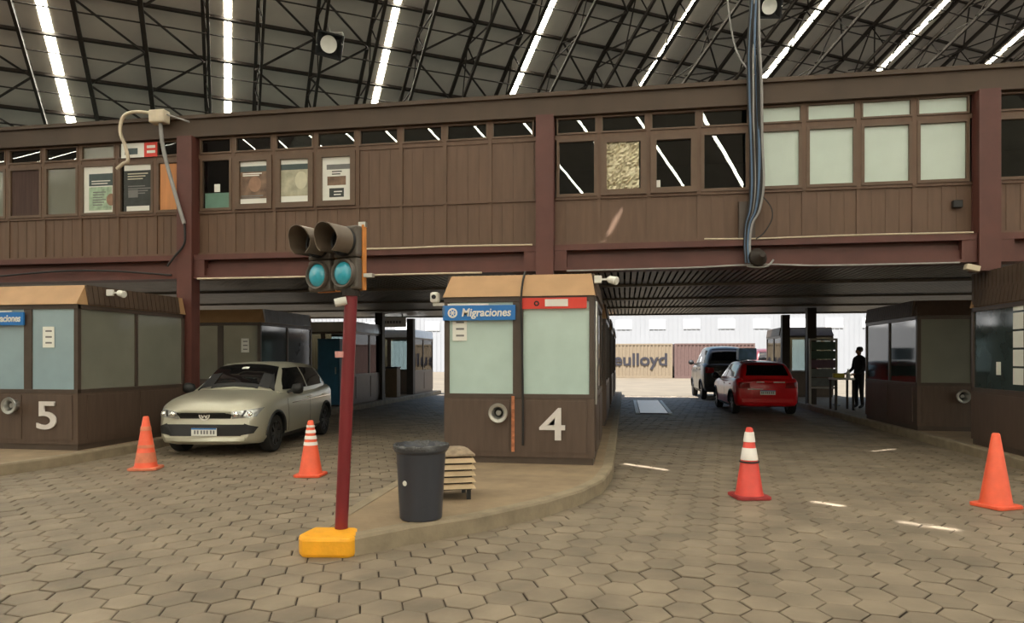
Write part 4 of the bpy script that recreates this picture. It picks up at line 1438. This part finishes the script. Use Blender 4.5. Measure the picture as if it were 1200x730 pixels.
CARGLASS = mat('car_window', (18, 19, 20), 0.05, var=0.1, spec=0.7)
BLACKP = mat('car_black_plastic', (30, 30, 31), 0.55, var=0.1)
TYRE = mat('tyre_rubber', (30, 29, 28), 0.8, var=0.15)
RIM = mat('wheel_rim_dark', (62, 62, 62), 0.4, metal=0.6, var=0.1)
HEADL = mat('headlight_glass', (186, 188, 186), 0.08, metal=0.5, var=0.25, scale=14, spec=0.8)
CHROME = mat('chrome', (225, 225, 222), 0.12, metal=1.0, var=0.03)
TAIL = mat('tail_light', (150, 16, 16), 0.2, var=0.1)
SILVER = mat('silver_paint', (184, 181, 164), 0.35, metal=0.45, var=0.03, scale=2, coat=0.5)
RED = mat('red_paint', (222, 18, 28), 0.35, var=0.05, scale=2, coat=0.5)
GREYCAR = mat('dark_grey_paint', (58, 58, 56), 0.35, metal=0.3, var=0.05, coat=0.5)
MAROONCAR = mat('maroon_paint', (104, 50, 54), 0.4, metal=0.2, var=0.05, coat=0.4)

# silver hatchback coming towards the viewer
heading = math.radians(-90 + 7)
fwd = Vector((math.cos(heading), math.sin(heading), 0))
left = Vector((-fwd.y, fwd.x, 0))
wheel_fl = on_z(318, 529, 0.0)
cc = Vector((wheel_fl.x, wheel_fl.y, 0)) - fwd * 1.22 - left * 0.76
car1, tb1, tc1, patch1 = make_car('silver hatchback facing the viewer beside the booth numbered 5', 'car', (cc.x, cc.y, 0.002), heading, SILVER)
# badge on the grille
h_ = tb1.ray_cast(Vector((4, 0, 0.66)), Vector((-1, 0, 0)))
bx = h_[0].x + 0.012
b = MB()
b.lathe([(0.070, 0.0), (0.086, 0.0), (0.086, 0.014), (0.070, 0.014)], 28, origin=(bx, 0, 0.665), axis=(1, 0, 0), close=True)
for p0, p1 in (((-0.03, 0.05), (0, 0.005)), ((0.03, 0.05), (0, 0.005)), ((-0.055, 0.02), (-0.028, -0.05)), ((0.055, 0.02), (0.028, -0.05)), ((-0.028, -0.05), (0, -0.002)), ((0.028, -0.05), (0, -0.002))):
    b.bar((bx + 0.006, p0[0], 0.665 + p0[1]), (bx + 0.006, p1[0], 0.665 + p1[1]), 0.015, 0.012, up=(1, 0, 0))
b.build('badge', WHITE, car1)
patch1('windscreen_sticker', WHITE, tc1, 'z', 1, [(0.44, 0.06), (0.44, -0.06), (0.50, -0.06), (0.50, 0.06)], 2, 2, 0.012)
patch1('side_moulding', CHROME, tb1, 'y', 1, [(0.55, 0.765), (-1.7, 0.80), (-1.7, 0.815), (0.55, 0.78)], 14, 1, 0.006)

# red hatchback going away
pr_ = on_z(900, 487, 0.0)
rzr = math.radians(92)
fw = Vector((math.cos(rzr), math.sin(rzr), 0))
cc = Vector((pr_.x, pr_.y, 0)) + fw * 2.0
car2, tb2, tc2, patch2 = make_car('red hatchback seen from behind in the right lane', 'car', (cc.x, cc.y, 0.002), rzr, RED, sx=1.0, sy=1.0, sz=1.0, boxy=0.3, extras=['redbumper'])
for (a, c, d, e) in ((-0.50, -0.28, 0.985, 0.995), (0.25, 0.46, 0.985, 0.995), (-0.2, 0.05, 0.97, 0.98)):
    pass
for q in ([(-0.44, 0.885), (-0.14, 0.885), (-0.14, 0.915), (-0.44, 0.915)], [(0.10, 0.89), (0.30, 0.89), (0.30, 0.92), (0.10, 0.92)], [(0.12, 0.70), (0.52, 0.70), (0.52, 0.72), (0.12, 0.72)]):
    patch2('boot_lettering', WHITE, tb2, 'x', -1, q, 6, 2, 0.008)
top_z = tc2.ray_cast(Vector((-0.55, 0.25, 5)), Vector((0, 0, -1)))[0].z
bp_ = cc + fw * (-0.55) + Vector((-fw.y, fw.x, 0)) * 0.27
tag(MB().box(-0.25, 0.25, -0.19, 0.19, 0, 0.34).build('crate', mat('blue_crate', (130, 182, 238), 0.5, var=0.2), loc=(bp_.x, bp_.y, top_z + 0.022), rot=(0, 0, rzr - math.pi / 2), bevel=0.02), 'blue box on the roof of the red car', 'box')

# dark grey car ahead of the red one, maroon van beyond
pd = on_z(843, 470, 0.0)
cd = Vector((pd.x, pd.y, 0)) + Vector((0.0, 2.3, 0))
make_car('dark grey tall car ahead of the red car', 'car', (cd.x + 0.32, cd.y + 0.3, 0.002), math.radians(91), GREYCAR, sx=1.08, sy=1.04, sz=1.36, boxy=0.7)
make_car('maroon tall car out in the yard beyond the red car', 'car', (6.75, 35.5, 0.002), math.radians(90), MAROONCAR, sx=1.0, sy=1.05, sz=1.36, boxy=0.7)

# steel plate in the lane floor
a0 = on_z(745, 485, 0); a1 = on_z(788, 485, 0); a2 = on_z(766, 470, 0)
t = thing('floor_plate', 'shiny steel plate with white edge strips in the right lane', 'plate', ((a0.x + a1.x) / 2, a0.y, 0.004))
w_ = (a1.x - a0.x) / 2
PLATE = mat('wet_steel_plate', (92, 94, 104), 0.3, metal=0.8, var=0.15)
b = MB(); b.box(-w_ + 0.12, w_ - 0.12, 0, a2.y - a0.y, 0, 0.03); b.build('plate', PLATE, t, bevel=0.008)
for sg in (-1, 1):
    b = MB(); b.box(sg * (w_ - 0.05) - 0.05, sg * (w_ - 0.05) + 0.05, 0, a2.y - a0.y, 0, 0.028); b.build('edge_strip', WHITE, t)

# ------------------------------------------------------------------ things under the building, far ends of the lanes
TEAL = mat('teal_cabinet', (36, 92, 120), 0.5, var=0.1)
t = thing('cabinet', 'tall teal blue cabinet behind the silver car', 'cabinet', (-8.56, 18.8, 0.147))
b = MB(); b.box(-0.34, 0.34, 0, 0.6, 0.05, 1.98); b.build('carcass', TEAL, t, bevel=0.01)
b = MB(); b.box(-0.31, 0.31, -0.02, 0, 0.12, 1.92); d_ = b.build('door', TEAL, t, bevel=0.006)
b = MB(); b.box(0.22, 0.25, -0.05, -0.02, 0.95, 1.15); b.build('handle', METAL, d_)
b = MB(); b.box(-0.32, 0.32, 0.02, 0.58, 0, 0.05); b.build('plinth', BLACK, t)
t = thing('hanging_sign', 'white hanging sign box under the soffit at the left lane', 'sign', (-8.6, 24.4, 2.72))
b = MB(); b.box(-0.54, 0.54, -0.06, 0.06, 0, 0.36); b.build('sign_box', WHITE, t, bevel=0.01)
b = MB()
for k in range(7):
    b.box(-0.40 + k * 0.115, -0.32 + k * 0.115, -0.066, -0.06, 0.13, 0.23)
b.build('sign_text', INK, t)
for sx_ in (-0.4, 0.4):
    b = MB(); b.bar((sx_, 0, 0.36), (sx_, 0, 0.48), 0.03); b.build('hanger', STEEL, t)
BROWNBIN = mat('brown_post_box', (112, 92, 66), 0.6, var=0.12)
t = thing('bin_cabinet', 'brown wooden bin cabinet by the far left booth', 'bin', (-8.35, 23.6, 0.147))
b = MB(); b.box(-0.22, 0.22, 0, 0.4, 0, 1.05); b.build('carcass', BROWNBIN, t, bevel=0.02)
b = MB(); b.box(-0.24, 0.24, -0.02, 0.42, 1.05, 1.10); b.build('lid', BLACK, t, bevel=0.01)
# rack with rows of leaflets in front of the far right booth
q = on_y(952, 450, 22.6)
t = thing('leaflet_rack', 'dark green board rack standing beyond the red car', 'rack', (5.82, 21.6, 0.147))
b = MB(); b.box(-0.40, -0.34, 0, 0.05, 0, 2.0); b.box(0.34, 0.40, 0, 0.05, 0, 2.0); b.box(-0.34, 0.34, 0, 0.05, 1.94, 2.0); b.box(-0.34, 0.34, 0, 0.05, 0.5, 0.56); b.build('frame', GREYMETAL, t)
DGREEN = mat('rack_green', (58, 84, 72), 0.5, var=0.2); DPURP = mat('rack_purple', (92, 66, 84), 0.5, var=0.2); DGREY = mat('rack_grey', (98, 104, 104), 0.5, var=0.2)
for k, m_ in enumerate((DGREY, DGREY, DPURP, DGREEN, DGREEN)):
    b = MB(); b.box(-0.34, 0.34, 0.005, 0.03, 0.58 + k * 0.27, 0.82 + k * 0.27); b.build('panel', m_, t)
for sg in (-1, 1):
    b = MB(); b.box(sg * 0.37 - 0.03, sg * 0.37 + 0.03, -0.25, 0.3, 0, 0.04); b.build('foot', GREYMETAL, t)
# counter table with boxes
tb_ = Vector((5.86, 20.0, 0.147))
t = thing('counter_table', 'white topped counter table beside the person, right lane', 'table', tb_)
b = MB(); b.box(-0.26, 0.26, -0.3, 0.3, 0.82, 0.87); b.build('table_top', WHITE, t, bevel=0.006)
for sx_ in (-1, 1):
    for sy_ in (-1, 1):
        b = MB(); b.box(sx_ * 0.22 - 0.025, sx_ * 0.22 + 0.025, sy_ * 0.25 - 0.025, sy_ * 0.25 + 0.025, 0, 0.82); b.build('leg', STEEL, t)
tag(MB().box(-0.14, 0.14, -0.08, 0.08, 0, 0.12).build('carton', mat('yellow_carton', (190, 176, 60), 0.6), loc=(5.78, 20.0, tb_.z + 0.872), bevel=0.01), 'small yellow carton on the counter table', 'box')
b = MB(); b.lathe([(0.05, 0), (0.055, 0.02), (0.045, 0.16), (0.02, 0.19), (0.02, 0.24), (0, 0.24)], 14); tag(b.build('bottle', WHITE, smooth=40, loc=(6.0, 19.9, tb_.z + 0.872)), 'small white bottle on the counter table', 'bottle')

# person in dark clothes
t = thing('person', 'person in dark clothes standing at the counter table', 'person', (6.42, 20.35, 0.147), math.radians(-70))
CLOTH = mat('dark_clothes', (30, 30, 33), 0.8, var=0.15)
SKIN = mat('skin', (150, 106, 82), 0.6, var=0.06)
HAIR = mat('hair_dark', (26, 20, 16), 0.6)


def skinned(name, verts, edges_, radii, m_, root=0, sub=2):
    me_ = bpy.data.meshes.new(name)
    me_.from_pydata(verts, edges_, [])
    o_ = bpy.data.objects.new(name, me_)
    COL.objects.link(o_)
    sk = o_.modifiers.new('skin', 'SKIN')
    sk.use_smooth_shade = True
    for i, (vtx, r_) in enumerate(zip(me_.skin_vertices[0].data, radii)):
        vtx.radius = r_ if isinstance(r_, tuple) else (r_, r_)
        vtx.use_root = (i == root)
    ss = o_.modifiers.new('sub', 'SUBSURF')
    ss.levels = ss.render_levels = sub
    dg_ = bpy.context.evaluated_depsgraph_get()
    new_ = bpy.data.meshes.new_from_object(o_.evaluated_get(dg_))
    bpy.data.objects.remove(o_)
    new_.materials.clear()
    new_.materials.append(m_)
    o2 = bpy.data.objects.new(name, new_)
    COL.objects.link(o2)
    return o2


# facing -y in the person's own frame
jv = [(0, 0, 0.93), (0, 0, 1.10), (0, 0.01, 1.28), (0, 0.01, 1.42), (0, 0, 1.50),
      (-0.09, 0, 0.88), (-0.10, -0.02, 0.48), (-0.10, 0.01, 0.09), (-0.11, -0.12, 0.04),
      (0.09, 0, 0.88), (0.11, -0.01, 0.48), (0.12, 0.02, 0.09), (0.13, -0.11, 0.04),
      (-0.18, 0.01, 1.39), (-0.25, 0.0, 1.12), (-0.20, -0.20, 1.00), (-0.16, -0.27, 0.98),
      (0.18, 0.01, 1.39), (0.26, 0.01, 1.12), (0.22, -0.18, 0.99), (0.18, -0.25, 0.97)]
je = [(0, 1), (1, 2), (2, 3), (3, 4), (0, 5), (5, 6), (6, 7), (7, 8), (0, 9), (9, 10), (10, 11), (11, 12), (3, 13), (13, 14), (14, 15), (15, 16), (3, 17), (17, 18), (18, 19), (19, 20)]
jr = [(0.16, 0.12), (0.15, 0.11), (0.17, 0.12), (0.12, 0.09), 0.055, 0.09, 0.062, 0.045, 0.04, 0.09, 0.062, 0.045, 0.04, 0.062, 0.05, 0.038, 0.034, 0.062, 0.05, 0.038, 0.034]
o = skinned('body', jv, je, jr, CLOTH); o.parent = t
hv = [(0, 0, 1.47), (0, 0, 1.53), (0, -0.01, 1.60), (0, -0.005, 1.66), (0, -0.085, 1.585), (0, -0.115, 1.575)]
o = skinned('head', hv, [(0, 1), (1, 2), (2, 3), (2, 4), (4, 5)], [0.05, 0.055, (0.078, 0.095), (0.066, 0.08), 0.03, 0.012], SKIN); o.parent = t
b = MB()
for sg in (-1, 1):
    b.lathe([(0.0, -0.01), (0.02, -0.006), (0.026, 0.0), (0.02, 0.008), (0, 0.01)], 10, origin=(sg * 0.085, 0.01, 1.60), axis=(1, 0, 0))
    b.lathe([(0.0, 0), (0.010, 0.002), (0.0, 0.005)], 8, origin=(sg * 0.032, -0.098, 1.625), axis=(0, -1, 0))
b.box(-0.025, 0.025, -0.10, -0.09, 1.545, 1.552)
b.build('face_features', SKIN, t, smooth=60)
b = MB()
b.lathe([(0.078, -0.05), (0.088, 0.0), (0.082, 0.04), (0.055, 0.075), (0.0, 0.085)], 20, origin=(0, 0.022, 1.65))
b.build('hair', HAIR, t, smooth=60)
for sg, wx, wy, wz in ((-1, -0.16, -0.27, 0.98), (1, 0.18, -0.25, 0.97)):
    pv = [(wx, wy, wz), (wx - sg * 0.01, wy - 0.05, wz - 0.005), (wx - sg * 0.012, wy - 0.09, wz - 0.01)]
    pe = [(0, 1), (1, 2)]
    rr_ = [0.028, 0.034, 0.032]
    for k in range(4):
        bx_ = wx - sg * 0.012 + (k - 1.5) * 0.02
        ln = (0.06, 0.075, 0.07, 0.055)[k]
        i0 = len(pv)
        pv += [(bx_, wy - 0.10, wz - 0.012), (bx_, wy - 0.10 - ln * 0.55, wz - 0.02), (bx_, wy - 0.10 - ln, wz - 0.045)]
        pe += [(2, i0), (i0, i0 + 1), (i0 + 1, i0 + 2)]
        rr_ += [0.010, 0.009, 0.008]
    i0 = len(pv)
    pv += [(wx - sg * 0.045, wy - 0.05, wz), (wx - sg * 0.06, wy - 0.085, wz - 0.015)]
    pe += [(1, i0), (i0, i0 + 1)]
    rr_ += [0.012, 0.010]
    o = skinned('hand', pv, pe, rr_, SKIN, sub=1); o.parent = t

# ------------------------------------------------------------------ the yard beyond: containers and warehouse


def container(label, x0, x1, y, m_, writing=None, h=2.72, d=2.45, z=0.0):
    t_ = thing('shipping_container', label, 'container', ((x0 + x1) / 2, y, z), group='containers in the yard')
    w = (x1 - x0) / 2
    b_ = MB()
    n_ = int(2 * w / 0.28)
    pts = []
    for k in range(n_):
        xa = -w + 0.1 + (2 * w - 0.2) * k / n_
        st_ = (2 * w - 0.2) / n_
        pts += [(xa, 0.0), (xa + st_ * 0.32, 0.0), (xa + st_ * 0.5, 0.045), (xa + st_ * 0.82, 0.045)]
    pts.append((w - 0.1, 0.0))
    vs_, fs_ = [], []
    for (xx, yy) in pts:
        vs_ += [(xx, yy, 0.16), (xx, yy, h - 0.12)]
    for k in range(len(pts) - 1):
        fs_.append((2 * k, 2 * k + 2, 2 * k + 3, 2 * k + 1))
    b_.add(vs_, fs_)
    b_.box(-w + 0.05, w - 0.05, 0.06, d, 0.1, h - 0.02)
    b_.build('corrugated_wall', m_, t_)
    b_ = MB()
    for sx_ in (-1, 1):
        b_.box(sx_ * (w - 0.06) - 0.06, sx_ * (w - 0.06) + 0.06, -0.02, 0.1, 0, h)
        b_.box(sx_ * (w - 0.06) - 0.06, sx_ * (w - 0.06) + 0.06, d - 0.1, d + 0.02, 0, h)
    for yy in (0, d - 0.08):
        b_.box(-w, w, yy - 0.01, yy + 0.09, 0.0, 0.16)
        b_.box(-w, w, yy - 0.01, yy + 0.09, h - 0.12, h)
    b_.build('frame', m_, t_)
    if writing:
        text(writing, 'lettering', mat('container_ink', (34, 32, 40), 0.6), t_, (writing_x - (x0 + x1) / 2, -0.03, 1.42), FRONT, 1.35, 0.01, bold=0.03, width=4.15)
    return t_


YC = 55.0
xa = on_y(788, 420, YC).x
writing_x = (on_y(722, 420, YC).x + on_y(778, 420, YC).x) / 2 + 0.05
container('beige shipping container with dark lettering', xa - 6.06, xa, YC, mat('container_beige', (118, 105, 86), 0.6, var=0.08), 'eulloyd')
container('brown corrugated shipping container beside the beige one', xa + 0.15, xa + 6.2, YC - 0.1, mat('container_brown', (88, 68, 63), 0.6, var=0.1))
WH = mat('warehouse_white', (136, 138, 141), 0.7, var=0.04, scale=0.4)
YW = 76.0
wb = MB()
wb.box(-60, 70, YW, YW + 14, 0, 9.5)
for k in range(0, 260):
    wb.box(-60 + k * 0.5, -60 + k * 0.5 + 0.1, YW - 0.05, YW, 0, 9.5)
wh = thing('warehouse', 'long white warehouse beyond the containers', 'building', (5, YW, 0))
o = wb.build('wall', WH, wh); o.location = (-5, -YW, 0)
rfm = MB(); rfm.prism([(-61, YW - 0.6), (71, YW - 0.6), (71, YW + 15), (-61, YW + 15)], 9.5, 9.8)
o = rfm.build('roof', GREYMETAL, wh); o.location = (-5, -YW, 0)
WINB = mat('bright_pane', (250, 252, 255), 0.1, var=0.01)
for k in range(-8, 16):
    xw = on_y(731, 379, YW).x + k * 3.62
    b = MB(); b.box(xw - 0.85, xw + 0.85, YW - 0.09, YW - 0.02, 4.75, 5.75)
    o = b.build('window', mat('window_surround', (210, 212, 214), 0.6), wh); o.location = (-5, -YW, 0)
    b = MB(); b.box(xw - 0.75, xw + 0.75, YW - 0.12, YW - 0.09, 4.85, 5.65)
    b.build('pane', WINB, o)
